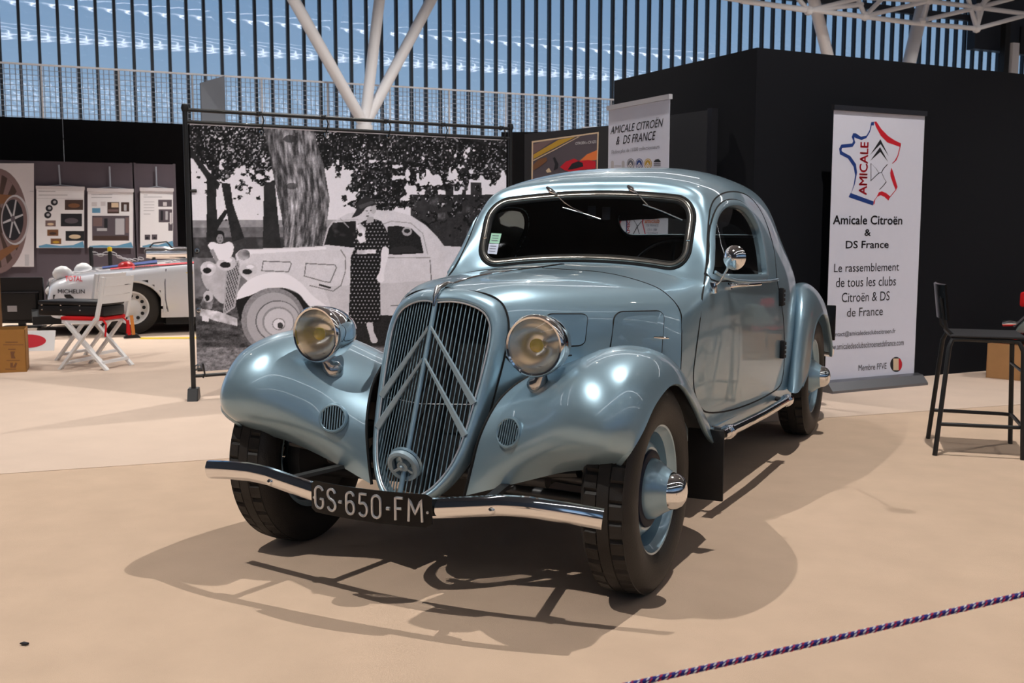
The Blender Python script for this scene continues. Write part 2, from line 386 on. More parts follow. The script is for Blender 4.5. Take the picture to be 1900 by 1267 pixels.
# ================================================================== back facade: mullions, panes, slab, wire fence
r2 = _r[:2]; f2 = np.array([-math.sin(YAW), math.cos(YAW)])
SP = 0.607
FP0 = CAM[:2]+r2*(-0.4774*36)+f2*36
def fac(n, off=0.0): return FP0+EH*SP*n-NH*off
a, b = fac(-8), fac(90)
struct('wall_back', prism([(a[0]*0, 0), (np.linalg.norm(b-a), 0), (np.linalg.norm(b-a), 4.2), (0, 4.2)], 0.3, (a[0], a[1], 0), (EH[0], EH[1], 0)), 'slab')
win = tag(bpy.data.objects.new('window_1', None), 'tall blue glazed facade with dark vertical mullions behind the hall', None, None, 'structure'); COL.objects.link(win); win.location = (*fac(0), 0)
ang = math.atan2(EH[1], EH[0])
mull_me = mesh(box((-0.05, -0.10, 4.2), (0.05, 0.10, 13.4)))
pane_me = mesh(([(0.03, 0, 4.2), (SP-0.03, 0, 4.2), (SP-0.03, 0, 13.4), (0.03, 0, 13.4)], [(0, 1, 2, 3)]))
mull_me.materials.append(M['mullion']); pane_me.materials.append(M['facade_glass'])
for n in range(-6, 88):
    for nm, me in (('mullion', mull_me), ('pane', pane_me)):
        o = bpy.data.objects.new(nm, me); COL.objects.link(o); o.parent = win; o.matrix_parent_inverse = wm(win).inverted()
        p = fac(n); o.location = (p[0], p[1], 0); rz = ang
        if nm == 'pane': rz += random.uniform(-0.006, 0.006)
        o.rotation_euler = (0, 0, rz)
p, q = fac(-6, 0.35), fac(88, 0.35)
obj('transom', beam((p[0], p[1], 11.75), (q[0], q[1], 11.75), 0.25, 0.28), 'steel_dark', win)
# wire fence in front of the glazing
fence = thing('wire_fence', 'white wire mesh fence on the gallery in front of the facade', 'fence', (*fac(20, 1.0), 4.2))
ws = []
for n in np.arange(-6, 60, 0.28): p = fac(n, 1.0); ws.append(box((p[0]-0.009, p[1]-0.009, 4.2), (p[0]+0.009, p[1]+0.009, 6.55)))
for z in np.arange(4.35, 6.5, 0.17): p, q = fac(-6, 1.0), fac(60, 1.0); ws.append(beam((*p, z), (*q, z), 0.016))
tag(obj('mesh_wire', join(*ws), 'wire', fence), kind='stuff')
p, q = fac(-6, 1.0), fac(60, 1.0); obj('top_rail', beam((*p, 6.57), (*q, 6.57), 0.06), 'steel_white', fence)
for n in range(-6, 61, 4): p = fac(n, 0.98); obj('fence_post', beam((*p, 4.2), (*p, 6.57), 0.05), 'steel_white', fence)
# two leaning white screens on the gallery
sc1 = onwall(372, 200, fac(0, 1.6), EH); 
struct('trim_1', prism([(0, 0), (1.0, 0), (1.0, 2.35), (0, 2.0)], 0.06, (sc1[0], sc1[1], 4.2), (0.25, 0.95, 0)), 'hall_wall')
p0 = onwall(1080, 235, fac(0, 1.8), EH)
struct('trim_2', prism([(0, 0), (4.0, 0), (4.0, 1.9), (0, 1.7)], 0.06, (p0[0], p0[1], 3.6), (EH[0], EH[1], 0)), 'slab')

for n_, w_ in ((8, 'added over the far gallery at left to brighten the columns'), (27, 'added over the far gallery behind the photo banner to brighten the columns'), (50, 'added over the far gallery beyond the booth to brighten the columns'), (68, 'added over the far gallery at the right to brighten the columns')):
    p = fac(n_, 11.0); lamp_spots.append(('far', np.array([p[0], p[1], 12.3]), 2600, 150)); lamp_words.append(w_)  # unseen spots, added to brighten the white steel columns
for i, (w_, p, e, c) in enumerate(lamp_spots): make_lamp(i, p, e, c)
# white steel tree columns
def column(pts_px, base_px, off, label, r=0.2, foot=True):
    bp_ = onwall(*base_px, fac(0, off), EH); t = thing('steel_tree_column', label, 'column', (bp_[0], bp_[1], 0), 0, 'white steel columns')
    if foot: obj('trunk', tube([(bp_[0], bp_[1], 0), (bp_[0], bp_[1], bp_[2])], 0.3, 16), 'steel_white', t, smooth=True)
    for (x, y, dn) in pts_px:
        e_ = onwall(x, y, fac(0, off+dn), EH); d = e_-bp_; e2 = bp_+d*((13.3-bp_[2])/d[2])
        obj('branch', tube([tuple(bp_-d*0.02), tuple(e2)], r, 16), 'steel_white', t, smooth=True)
    return t
column([(545, 0, 1.5), (704, 0, 0.0), (800, 0, -0.6)], (676, 232), 3.0, 'white branching steel column behind the photo banner')
column([(1515, 20, 0.8)], (1540, 120), 3.0, 'slim white leaning steel column above the black booth, nearer the middle', 0.25)
column([(1712, 10, -0.8)], (1686, 120), 3.0, 'white leaning steel column above the black booth, nearer the dark gallery', 0.3)
# white space-frame roof truss, upper right
tr = thing('roof_truss', 'white tubular space-frame roof truss at the upper right', 'truss', (*fac(60, 4), 11.0))
def W3(x, y, off): return tuple(onwall(x, y, fac(0, off), EH))
rods = [((1375, 2), (1690, 42)), ((1690, 42), (1812, 53)), ((1812, 53), (1905, 28)), ((1480, -12), (1722, 2)), ((1722, 2), (1815, 14)), ((1815, 14), (1905, 26)), ((1815, 14), (1880, -3)), ((1815, 14), (1812, 53)), ((1812, 53), (1796, -4)), ((1812, 53), (1828, -4)),
        ((1720, 36), (1815, 14)), ((1500, 20), (1605, -6)), ((1500, 20), (1478, -6)), ((1605, 30), (1590, -6)), ((1605, 30), (1640, -6)), ((1710, 40), (1722, 2)), ((1605, 30), (1722, 2)), ((1500, 20), (1600, 8)), ((1722, 2), (1752, -8)), ((1815, 14), (1838, -6)), ((1320, -8), (1500, 20))]
for (a, b) in rods: obj('truss_rod', tube([W3(*a, 5.0), W3(*b, 5.0)], 0.10, 10), 'steel_white', tr, smooth=True)
for c in ((1812, 53), (1815, 14), (1722, 2), (1710, 40), (1605, 30), (1500, 20)):
    obj('truss_node', xf(lathe([(0, -0.2), (0.14, -0.14), (0.2, 0), (0.14, 0.14), (0, 0.2)], 16, 'z'), T(*W3(*c, 5.0))), 'steel_white', tr, smooth=True)
# dark gallery box at the far right with a bright metal duct
dk = thing('dark_gallery', 'dark suspended gallery box at the upper right corner', 'gallery', (*W3(1860, 90, 2.2)[:2], 9))
def slabpx(x0, y0, x1, y1, off, d, m, nm):
    A, B = onwall(x0, y1, fac(0, off), EH), onwall(x1, y0, fac(0, off), EH); L = np.linalg.norm((B-A)[:2])
    return obj(nm, prism([(0, 0), (L, 0), (L, abs(B[2]-A[2])), (0, abs(B[2]-A[2]))], -d, (A[0], A[1], min(A[2], B[2])), (EH[0], EH[1], 0)), m, dk)
slabpx(1808, 0, 1990, 90, 0.8, 0.5, 'steel_dark', 'gallery_front'); slabpx(1862, 40, 1876, 140, 1.5, 0.3, 'frame_black', 'gallery_post'); slabpx(1877, 80, 1892, 140, 1.6, 0.4, 'steel_white', 'duct')
slabpx(1893, 60, 1990, 100, 0.9, 0.4, 'frame_black', 'gallery_soffit')

# ================================================================== the rest of the hall shell (outside the frame)
lo = lambda n, back: fac(n, back)
LB = 66.0
a, b, c, d = fac(-50), fac(110), fac(110, LB), fac(-50, LB)
struct('ceiling', ([(a[0], a[1], 13.5), (b[0], b[1], 13.5), (c[0], c[1], 13.5), (d[0], d[1], 13.5)], [(0, 1, 2, 3)]), 'ceiling_grey')
struct('wall_left', ([(a[0], a[1], 0), (d[0], d[1], 0), (d[0], d[1], 13.5), (a[0], a[1], 13.5)], [(0, 1, 2, 3)]), 'hall_wall')
struct('wall_right', ([(b[0], b[1], 0), (c[0], c[1], 0), (c[0], c[1], 13.5), (b[0], b[1], 13.5)], [(0, 1, 2, 3)]), 'hall_wall')
p, q = fac(-50, LB), fac(110, LB)
struct('wall_front', ([(p[0], p[1], 0), (q[0], q[1], 0), (q[0], q[1], 5.0), (p[0], p[1], 5.0)], [(0, 1, 2, 3)]), 'hall_wall')
win2 = tag(bpy.data.objects.new('window_2', None), 'open glazed facade with broad mullions behind the visitors', None, None, 'structure'); COL.objects.link(win2); win2.location = (*fac(20, LB), 0)
m2 = mesh(box((-0.35, -0.2, 5.0), (0.35, 0.2, 13.5))); m2.materials.append(M['mullion'])
for n in range(-40, 106, 3):
    o = bpy.data.objects.new('mullion', m2); COL.objects.link(o); o.parent = win2; o.matrix_parent_inverse = wm(win2).inverted(); p = fac(n, LB); o.location = (*p, 0); o.rotation_euler = (0, 0, ang)
# long fluorescent lines hung under the ceiling
for k, (off, z) in enumerate(((14.0, 11.5), (22.0, 11.5), (44.0, 11.5), (52.0, 11.5))):
    t = thing('light_line', 'long white fluorescent light line under the hall roof, '+['nearest the back facade', 'second from the back facade', 'behind the camera', 'nearest the front facade'][k], 'ceiling light', (*fac(20, off), z), 0, 'hall light lines')
    p, q = fac(-30, off), fac(95, off)
    obj('housing', beam((*p, z+0.08), (*q, z+0.08), 0.3, 0.1), 'steel_white', t); obj('tube', beam((*p, z), (*q, z), 0.18, 0.05), 'tube_glow', t)

# ================================================================== black partitions
def vbox(name, p, q, h, t, m, **k):
    """upright slab from floor point p to q, height h, thickness t away from the camera"""
    p, q = np.array(p), np.array(q); L = np.linalg.norm(q-p); u = (q-p)/L
    return prism([(0, 0), (L, 0), (L, h), (0, h)], -t, (p[0], p[1], 0), (u[0], u[1], 0))
bc = np.array([0.053, 4.329]); be = np.array([0.612, 0.791]); bn = np.array([-be[1], be[0]])
bl = bc+bn*1.86; br = bc+be*7.0; bb = bl+be*7.0
wr = struct('wall_right_booth', prism([tuple(bc-bc), tuple(br-bc), tuple(bb-bc), tuple(bl-bc)], 2.434, (bc[0], bc[1], 0), (1, 0, 0), (0, 1, 0)), 'booth_black')
tag(wr, 'black fabric covered booth block behind the car')
# dark standing screen in front of the booth's left face
sA = onwall(1307, 210, bl-bn*0.3-be*0.0, np.array([be[0], be[1]])) 
def facing(px, D): d = ray(px, 424); d = d[:2]/np.linalg.norm(d[:2]); return CAM[:2]+d*D
pa, pb = facing(1240, 8.25), facing(1308, 7.95)
scr = thing('folding_screen', 'low black folding screen standing before the booth', 'screen', (*((pa+pb)/2), 0))
hz = (424-212)/FPX*7.95+1.171
obj('screen_panel', vbox('x', pa, pb, hz, 0.04, ''), 'panel_dark', scr); u_ = (pb-pa)/np.linalg.norm(pb-pa)
obj('edge_post', vbox('x', pb-u_*0.0, pb+u_*0.05, hz+0.012, 0.06, ''), 'alu_dark', scr)
# left: black partition and grey display panels
def lefline(D): 
    # line along EH at perpendicular distance D from the camera
    return CAM[:2]+NH*D
A0 = lefline(18.5); pA, pB = onwall(-160, 424, A0, EH)[:2], onwall(375, 424, A0, EH)[:2]; pM = onwall(125, 424, A0, EH)[:2]
hw = onwall(170, 223, A0, EH)[2]
lw = struct('wall_left_partition', vbox('', pA, pM-EH*0.004, hw, 0.1, ''), 'wall_black'); tag(lw, 'tall black partition panel at far left')
lw = struct('wall_left_partition_panel', vbox('', pM+EH*0.004, pB+EH*6, hw, 0.1, ''), 'wall_black'); tag(lw, 'tall black partition panel behind the photo banner')
G0 = lefline(17.2); gA, gM, gB = (onwall(x, 424, G0, EH)[:2] for x in (-140, 251, 329)); hg = onwall(160, 301, G0, EH)[2]
for (p, q, lb) in ((gA, gM-EH*0.01, 'wide grey fabric display panel carrying two hanging posters'), (gM+EH*0.01, gB+EH*0.0, 'narrow grey fabric display panel carrying the rightmost hanging poster')):
    t = thing('display_panel', lb, 'display panel', (*((p+q)/2), 0), 0, 'grey display panels')
    obj('panel', vbox('', p, q, hg, 0.05, ''), 'panel_grey', t); 
    for e_ in (p, q-EH*0.03): obj('panel_edge', vbox('', e_-NH*0.004, e_+EH*0.03-NH*0.004, hg+0.01, 0.06, ''), 'ink_slate', t)
# black low wall pieces between the photo banner and the booth
pa, pb = facing(930, 11.5), facing(1150, 11.5)
struct('wall_back_partition', vbox('', pa, pb, (424-248)/FPX*11.5+1.171, 0.1, ''), 'wall_black')
# ================================================================== the blue car (forward = -Y, its left side = +X, front axle at y = 0)
car = thing('vintage_coupe', 'pale blue 1930s coupe with double chevron grille on the beige carpet', 'car', (0, 1.455, 0))
def cp(name, vf, m, parent=None, smooth=True, angle=40, **k): return obj(name, vf, m, parent or car, smooth=smooth, angle=angle, **k)

# ---------------------------------------------------------------- body shell cage: rows = stations front to tail, columns = centre line to sill
B = [
 [(0, 0.74, 1.012), (0.27, 0.74, 0.998), (0.46, 0.74, 0.955), (0.545, 0.74, 0.905), (0.585, 0.74, 0.855), (.600, .705, .79), (.612, .645, .56), (.60, .60, .34)],
 [(0, 1.08, 1.022), (0.26, 1.06, 1.012), (0.46, 1.01, 0.978), (0.56, 0.965, 0.945), (0.604, 0.94, 0.905), (0.624, 0.92, 0.84), (0.634, 0.92, 0.57), (0.62, 0.92, 0.34)],
 [(0, 1.19, 1.022), (.26, 1.17, 1.013), (.475, 1.115, .984), (0.58, 1.06, 0.975), (0.618, 1.03, 0.945), (0.636, 1.02, 0.87), (0.646, 1.02, 0.58), (0.63, 1.02, 0.34)],
 [(0, 1.265, 1.188), (0.26, 1.245, 1.178), (0.488, 1.19, 1.153), (0.572, 1.165, 1.108), (0.616, 1.15, 1.025), (0.65, 1.14, 0.89), (0.658, 1.14, 0.58), (0.64, 1.14, 0.34)],
 [(0, 1.325, 1.336), (0.26, 1.31, 1.33), (0.475, 1.265, 1.3021), (0.556, 1.255, 1.2385), (0.607, 1.26, 1.1166), (0.66, 1.27, 0.91), (0.668, 1.27, 0.58), (0.65, 1.27, 0.34)],
 [(0, 1.385, 1.41), (0.26, 1.375, 1.402), (0.455, 1.355, 1.368), (0.545, 1.37, 1.2968), (0.612, 1.4, 1.1378), (0.672, 1.42, 0.92), (0.68, 1.42, 0.58), (0.662, 1.42, 0.34)],
 [(0, 1.7, 1.468), (0.26, 1.7, 1.456), (0.44, 1.71, 1.413), (0.552, 1.73, 1.328), (0.628, 1.76, 1.1484), (0.69, 1.78, 0.92), (0.7, 1.78, 0.58), (0.685, 1.78, 0.34)],
 [(0, 2.18, 1.473), (0.26, 2.18, 1.458), (0.435, 2.18, 1.41), (0.55, 2.19, 1.318), (0.632, 2.21, 1.1378), (0.7, 2.24, 0.91), (0.712, 2.25, 0.58), (0.7, 2.25, 0.335)],
 [(0, 2.62, 1.423), (0.26, 2.61, 1.41), (0.425, 2.59, 1.368), (0.528, 2.56, 1.2809), (0.605, 2.55, 1.106), (0.68, 2.58, 0.89), (0.695, 2.6, 0.58), (0.68, 2.6, 0.335)],
 [(0, 2.92, 1.255), (0.25, 2.9, 1.245), (0.41, 2.86, 1.21), (0.505, 2.81, 1.145), (0.57, 2.77, 1.03), (0.64, 2.78, 0.87), (0.655, 2.81, 0.58), (0.64, 2.81, 0.34)],
 [(0, 3.1, 1.005), (0.25, 3.08, 0.995), (0.4, 3.05, 0.97), (0.5, 3.01, 0.935), (0.56, 2.98, 0.895), (0.61, 2.98, 0.815), (0.62, 2.99, 0.58), (0.6, 2.99, 0.35)],
 [(0, 3.5, 0.9), (0.22, 3.48, 0.89), (0.36, 3.45, 0.865), (0.45, 3.42, 0.83), (0.51, 3.4, 0.785), (0.55, 3.38, 0.72), (0.56, 3.38, 0.56), (0.55, 3.38, 0.38)],
 [(0, 3.92, 0.62), (0.17, 3.9, 0.61), (0.28, 3.87, 0.6), (0.35, 3.84, 0.57), (0.4, 3.82, 0.54), (0.43, 3.8, 0.5), (0.45, 3.78, 0.44), (0.44, 3.78, 0.4)],
]
SU, SV = 14, 12
bg = net(B, SU, SV)                                        # left half
half = bg.copy(); full = np.concatenate([half[:, ::-1]*np.array([-1, 1, 1]), half[:, 1:]], 1)   # right sill .. roof .. left sill
du = np.gradient(full, axis=0); dv = np.gradient(full, axis=1); nrm = np.cross(dv, du); nrm /= np.linalg.norm(nrm, axis=2, keepdims=True)+1e-12
ctr = np.array([0, 1.9, 0.75])
if ((full-ctr)*nrm).sum() < 0: nrm = -nrm
UF, VF = full.shape[:2]
fv, ff = gridvf(full)
body_bvh = BVHTree.FromPolygons([Vector(p) for p in fv], ff)
def cast(bvh, px, py, off=0.0):
    """photo pixel -> point on the built surface (with outward offset)"""
    d = ray(px, py); h = bvh.ray_cast(Vector(CAM), Vector(d), 60)
    if h[0] is None: return None
    n = h[1]
    if n.dot(Vector(d)) > 0: n = -n
    return h[0]+n*off, n
def Z3(p): return (860+p[0]/2.437, 300+p[1]/2.437)          # crop coordinates used while measuring
def Zw(p): return (880+p[0]/4.419, 330+p[1]/4.419)
def side_pts(zs, off=0.0, bvh=None):
    out = []
    for p in zs:
        h = cast(bvh or body_bvh, *Z3(p), off)
        if h: out.append(h)
    return out
# outlines
def dense(poly, step=.02):
    out = []
    for a, b in zip(poly, poly[1:]+poly[:1]):
        L = math.dist(a, b)
        if L < 1e-6: continue
        n = max(1, int(L/step)); out += [(a[0]+(b[0]-a[0])*k/n, a[1]+(b[1]-a[1])*k/n) for k in range(n)]
    return out
ws2 = [(x, 1.183+z-0.155*x*x) for x, z in dense(rrect(.487, .143, .085, 8))]                      # windscreen in (x,z)
rw2 = [(x, 1.205+z) for x, z in dense(rrect(.43, .075, .06, 6))]                                   # rear window in (x,z)
win_z = [(1121, 520), (1121, 460), (1124, 390), (1128, 300), (1145, 238), (1180, 196), (1225, 186), (1270, 201), (1308, 245), (1338, 310), (1356, 390), (1366, 470), (1368, 518), (1330, 523), (1250, 524), (1180, 522)]
door_z = [(1048, 880), (1065, 750), (1078, 620), (1090, 540), (1100, 440), (1104, 330), (1110, 250), (1120, 198), (1142, 163), (1182, 140), (1232, 136), (1282, 152), (1330, 200), (1370, 280), (1400, 380), (1412, 470), (1418, 540), (1430, 600),
          (1445, 700), (1450, 800), (1450, 900), (1442, 980), (1425, 1020), (1380, 1052), (1300, 1092), (1200, 1125), (1110, 1134), (1072, 1110), (1045, 1040), (1040, 960)]
sw2 = [(h[0].y, h[0].z) for h in side_pts(win_z)]; sw2 = [tuple(p) for p in spl(sw2, 3, True)]
dr3 = side_pts(door_z); dr2 = [(h[0].y, h[0].z) for h in dr3]
fc = full[:-1, :-1]*.25+full[1:, :-1]*.25+full[:-1, 1:]*.25+full[1:, 1:]*.25
X, Y, Zc = fc[..., 0], fc[..., 1], fc[..., 2]
cut_ws = inpoly(X, Zc, ws2) & (Y < 1.45); cut_rw = inpoly(X, Zc, rw2) & (Y > 2.6) & (np.abs(X) < .5)
vmask = np.arange(VF-1)[None, :]; sidecell = np.abs(vmask-(VF-2)/2) > 3.05*SV
cut_sw = inpoly(Y, Zc, sw2) & sidecell
cut = cut_ws | cut_rw | cut_sw
door = inpoly(Y, Zc, dr2) & sidecell & ~cut
def nearest_on(poly, p):
    best = None
    for i in range(len(poly)):
        a, b = np.array(poly[i]), np.array(poly[(i+1) % len(poly)]); ab = b-a; t = np.clip(((p-a)@ab)/(ab@ab+1e-12), 0, 1); q = a+ab*t; d = (q-p)@(q-p)
        if best is None or d < best[0]: best = (d, q)
    return best[1]
sn_ = full.copy()
def snap(mask, poly, ax):
    pad = np.pad(mask, 1); touch = pad[:-1, :-1] | pad[1:, :-1] | pad[:-1, 1:] | pad[1:, 1:]; inside = pad[:-1, :-1] & pad[1:, :-1] & pad[:-1, 1:] & pad[1:, 1:]
    for i, j in zip(*np.where(touch & ~inside)):
        q = nearest_on(poly, sn_[i, j, ax]); sn_[i, j, ax] = q
snap(cut_ws, ws2, [0, 2]); snap(cut_rw, rw2, [0, 2]); snap(cut_sw, sw2, [1, 2])
def sub(name, mask, m, off=0.0, parent=None):
    idx = {}; v = []; nn = []; f = []
    for i, j in zip(*np.where(mask)):
        q = []
        for a, b in ((i, j), (i+1, j), (i+1, j+1), (i, j+1)):
            k = a*VF+b
            if k not in idx: idx[k] = len(v); v.append(tuple(sn_[a, b]+nrm[a, b]*off)); nn.append(tuple(nrm[a, b]))
            q.append(idx[k])
        f.append(q)
    me = mesh((v, f), True, 180, name)
    nv = Vector((0, 0, 0)); k = 0
    for p in me.polygons: k += 1 if p.normal.dot(Vector(nn[p.vertices[0]])) > 0 else -1
    if k < 0: me.flip_normals()
    me.normals_split_custom_set_from_vertices(nn)
    return link(name, me, m, parent or car)
body = sub('body_shell', ~cut & ~door, 'car_paint')
left = X > 0
door_l = sub('door', door & left, 'car_paint'); door_r = sub('door', door & ~left, 'car_paint')
rear_ok = (Y > 1.0) & (Y < 3.2)
sub('inner_lining', ~cut & rear_ok, 'headlining', -0.022)

# seams, frames and glass laid on the shell
def seam(name, hits, parent, w=.0035, m='black_gap', closed=True, proud=.0015):
    pts = [h[0] for h in hits]; up = [h[1] for h in hits]
    return cp(name, strip(pts, [(-w, -.004), (w, -.004), (w, proud), (-w, proud)], closed, up), m, parent)
def resample(hits, s=4, closed=True):
    P3 = spl([tuple(h[0]) for h in hits], s, closed); N3 = spl([tuple(h[1]) for h in hits], s, closed); return [(Vector(a), Vector(b).normalized()) for a, b in zip(P3, N3)]
def flipx(hits): return [(Vector((-h[0].x, h[0].y, h[0].z)), Vector((-h[1].x, h[1].y, h[1].z))) for h in hits]
dh = resample([(h[0], h[1]) for h in dr3], 4)
seam('door_gap', dh, door_l); seam('door_gap', flipx(dh), door_r)
def proj_front(poly, bvh, y0, sgn):
    out = []
    for x, z in poly:
        h = bvh.ray_cast(Vector((x, y0, z)), Vector((0, sgn, 0)), 10)
        if h[0]: n = h[1]; n = n if n.y*sgn < 0 else -n; out.append((h[0], n))
    return out
wsh = proj_front(ws2, body_bvh, -2, 1)
def ring(name, hits, a, b, lo_, hi, m, parent=None):
    prof = [(a, lo_), (a, hi*0.6), (a+(b-a)*.25, hi), (a+(b-a)*.75, hi), (b, hi*.6), (b, lo_)]
    return cp(name, strip([h[0] for h in hits], prof, True, [h[1] for h in hits]), m, parent, angle=60)
wsh = [h for h in wsh if 1.05 < h[0].y < 1.45]
wsh = [(h[0], (h[1]*.3+Vector((0, -.88, .47))*.7).normalized()) for h in wsh]
wsf = ring('windscreen_frame', wsh, -.013, .010, -.012, .012, 'frame_metal'); ring('rubber_seal', wsh, .009, .021, -.006, .006, 'black_gap', wsf); ring('rubber_seal', wsh, -.020, -.012, -.008, .007, 'black_gap', wsf)
for q in (0, len(wsh)//2): pass
def fillglass(name, poly, fn, m, parent=None, n=14):
    cx = sum(p[0] for p in poly)/len(poly); cz = sum(p[1] for p in poly)/len(poly); v = []; f = []; k = len(poly)
    for r_ in range(1, n+1):
        for p in poly: v.append(fn(cx+(p[0]-cx)*r_/n, cz+(p[1]-cz)*r_/n))
    v.append(fn(cx, cz)); c = len(v)-1
    for i in range(k): f.append((c, i, (i+1) % k))
    for r_ in range(n-1):
        for i in range(k): f.append((r_*k+i, (r_+1)*k+i, (r_+1)*k+(i+1) % k, r_*k+(i+1) % k))
    return cp(name, (v, f), m, parent, angle=180)
def fn_ws(x, z, y0=-2, s=1, off=.004):
    h = body_bvh.ray_cast(Vector((x, y0, z)), Vector((0, s, 0)), 10); return tuple(h[0]+Vector((0, s*off, 0)))
fillglass('windscreen_glass', ws2, fn_ws, 'auto_glass', wsf)
rwf = ring('rear_window_frame', proj_front(rw2, body_bvh, 6, -1), -.01, .01, -.01, .006, 'paint_grey')
fillglass('rear_window_glass', rw2, lambda x, z: fn_ws(x, z, 6, -1), 'auto_glass', rwf, 5)
def fn_sw(sgn):
    def g(y, z):
        h = body_bvh.ray_cast(Vector((sgn*3, y, z)), Vector((-sgn, 0, 0)), 6); return tuple(h[0]-Vector((sgn*.016, 0, 0)))
    return g
swh = []
for y, z in sw2:
    h = body_bvh.ray_cast(Vector((3, y, z)), Vector((-1, 0, 0)), 6)
    if h[0]: swh.append((h[0], h[1] if h[1].x > 0 else -h[1]))
for d_, hh, sg in ((door_l, swh, 1), (door_r, flipx(swh), -1)):
    wf_ = ring('window_frame', hh, -.014, .014, -.02, .007, 'car_paint', d_); ring('window_rubber', hh, -.020, -.006, -.024, .003, 'black_gap', d_)
    fillglass('window_glass', sw2, fn_sw(sg), 'side_glass', d_, 6)

# ---------------------------------------------------------------- grille shell: opening and outer outline in (half-width, height)
OPEN = [(0, .927), (.05, .930), (.10, .922), (.15, .900), (.178, .865), (.188, .82), (.187, .75), (.180, .66), (.170, .56), (.155, .47), (.130, .40), (.09, .345), (.045, .318), (0, .310)]
OUT = [(0, .972), (.06, .970), (.125, .955), (.185, .925), (.215, .875), (.226, .82), (.226, .75), (.219, .66), (.208, .56), (.192, .47), (.163, .39), (.115, .325), (.055, .29), (0, .28)]
def gy(w, z): return -.143-(.909-z)*.402+.40*abs(w)
o_ = spl(OPEN, 4); q_ = spl(OUT, 4)
rows = []
for (w, z), (w2, z2) in zip(o_, q_):
    mw, mz = (w+w2)/2, (z+z2)/2
    rows.append([(w, gy(w, z)+.03, z), (w, gy(w, z), z), (w*.8+w2*.2, gy(w*.8+w2*.2, z*.8+z2*.2)-.014, z*.8+z2*.2), (mw, gy(mw, mz)-.014, mz), (w*.2+w2*.8, gy(w*.2+w2*.8, z*.2+z2*.8)-.002, z*.2+z2*.8), (w2, gy(w2, z2)+.03, z2), (w2*.985, gy(w2, z2)+.05, z2)])
gs = spl(np.array(rows).transpose(1, 0, 2), 3).transpose(1, 0, 2)
gsv = gridvf(gs); surround = cp('grille_surround', weld(join(gsv, mirror(gsv))), 'car_paint', angle=180)
# bright bead along the opening
bead = [(w, gy(w, z)-.010, z) for w, z in o_]
cp('grille_bead', tube(bead[1:]+[(-p[0], p[1], p[2]) for p in bead[::-1]][1:-1], .0035, 8, closed=True), 'plate_silver', surround)
grille = cp('grille_backing', join(*[([(s*w*.98, gy(w, z)+.09, z) for w, z in o_]+[(0, gy(0, z)+.09, z) for w, z in o_], [(i, i+1, len(o_)+i+1, len(o_)+i) for i in range(len(o_)-1)]) for s in (1, -1)]), 'black_gap')
zz = np.array([p[1] for p in o_]); wwid = np.array([p[0] for p in o_]); top = zz[:np.argmax(wwid)+1][::-1]; tw = wwid[:np.argmax(wwid)+1][::-1]
def ztop(w): return float(np.interp(w, wwid[:np.argmax(wwid)+1], zz[:np.argmax(wwid)+1]))
def zbot(w): i = np.argmax(wwid); return float(np.interp(w, wwid[i:][::-1], zz[i:][::-1]))
for k in range(1, 14):
    w = k*.0136
    for s in (1, -1):
        a, b = zbot(w), ztop(w)
        if b-a > .02:
            cp('grille_slat', beam((s*w, gy(w, a), a), (s*w, gy(w, b), b), .0028, .0035, (0, 1, 0)), 'car_paint', grille, smooth=False)
cp('centre_bar', tube([(0, gy(0, .31)-.004, .31), (0, gy(0, .60)-.006, .60), (0, gy(0, .93)-.006, .93)], .0085, 12), 'car_paint', grille)
cp('cross_wire', tube([(-.17, gy(.17, .6)+.02, .6), (0, gy(0, .6)+.02, .6), (.17, gy(.17, .6)+.02, .6)], .002, 6), 'plate_silver', grille)
# chevrons: four flat bars
for z0, z1, w1 in ((.845, .607, .176), (.742, .508, .166)):
    for s in (1, -1):
        a = Vector((s*.006, gy(.006, z0)-.014, z0)); b = Vector((s*w1, gy(w1, z1)-.012, z1))
        v = []
        d = (b-a).normalized(); out_ = Vector((-s*0.36, -1, .36)).normalized()
        t = d.cross(out_).normalized(); o2 = t.cross(d).normalized()
        if o2.y > 0: o2 = -o2
        vv = []
        for pnt in (a, b):
            for e1_, e2_ in ((-.0125, -.003), (.0125, -.003), (.0125, .003), (.0095, .0055), (-.0095, .0055), (-.0125, .003)): vv.append(pnt+t*e1_+o2*e2_)
        for i in range(6): vv[i].x = s*.0055                # mitred on the centre bar
        n6 = 6; f = [tuple(range(5, -1, -1)), tuple(range(6, 12))]+[(i, (i+1) % 6, 6+(i+1) % 6, 6+i) for i in range(6)]
        cp('chevron_bar', (vv, f), 'paint_grey', grille, smooth=False)
# crank-hole cover with three spokes
cz = .418; cM = T(0, gy(0, cz)-.012, cz) @ RX(math.radians(22))
badge = cp('crank_cover', xf(lathe([(.040, .004), (.053, .004), (.057, -.004), (.054, -.014), (.046, -.018), (.038, -.014), (.036, .0), (.040, .004)], 36, 'y'), cM), 'paint_grey')
cp('cover_boss', xf(lathe([(0, -.024), (.006, -.023), (.010, -.016), (.019, -.014), (.021, -.004), (.021, .004)], 24, 'y'), cM), 'paint_grey', badge)
for a in (90, 210, 330):
    a = math.radians(a); cp('cover_spoke', xf(beam((.018*math.cos(a), -.008, .018*math.sin(a)), (.041*math.cos(a), -.010, .041*math.sin(a)), .010, .010), cM), 'paint_grey', badge, smooth=False)
cp('cover_base', xf(lathe([(0, .006), (.055, .006), (.06, .012)], 30, 'y'), cM), 'car_paint', badge)
# little chrome crest where the shell meets the bonnet strip
cp('crest', tube([(0, gy(0, .915)-.014, .915), (0, gy(0, .945)-.018, .945), (0, gy(0, .968)-.006, .972), (0, -.07, .984), (0, -.02, .986)], [.004, .0095, .012, .010, .004], 12), 'dull_chrome')

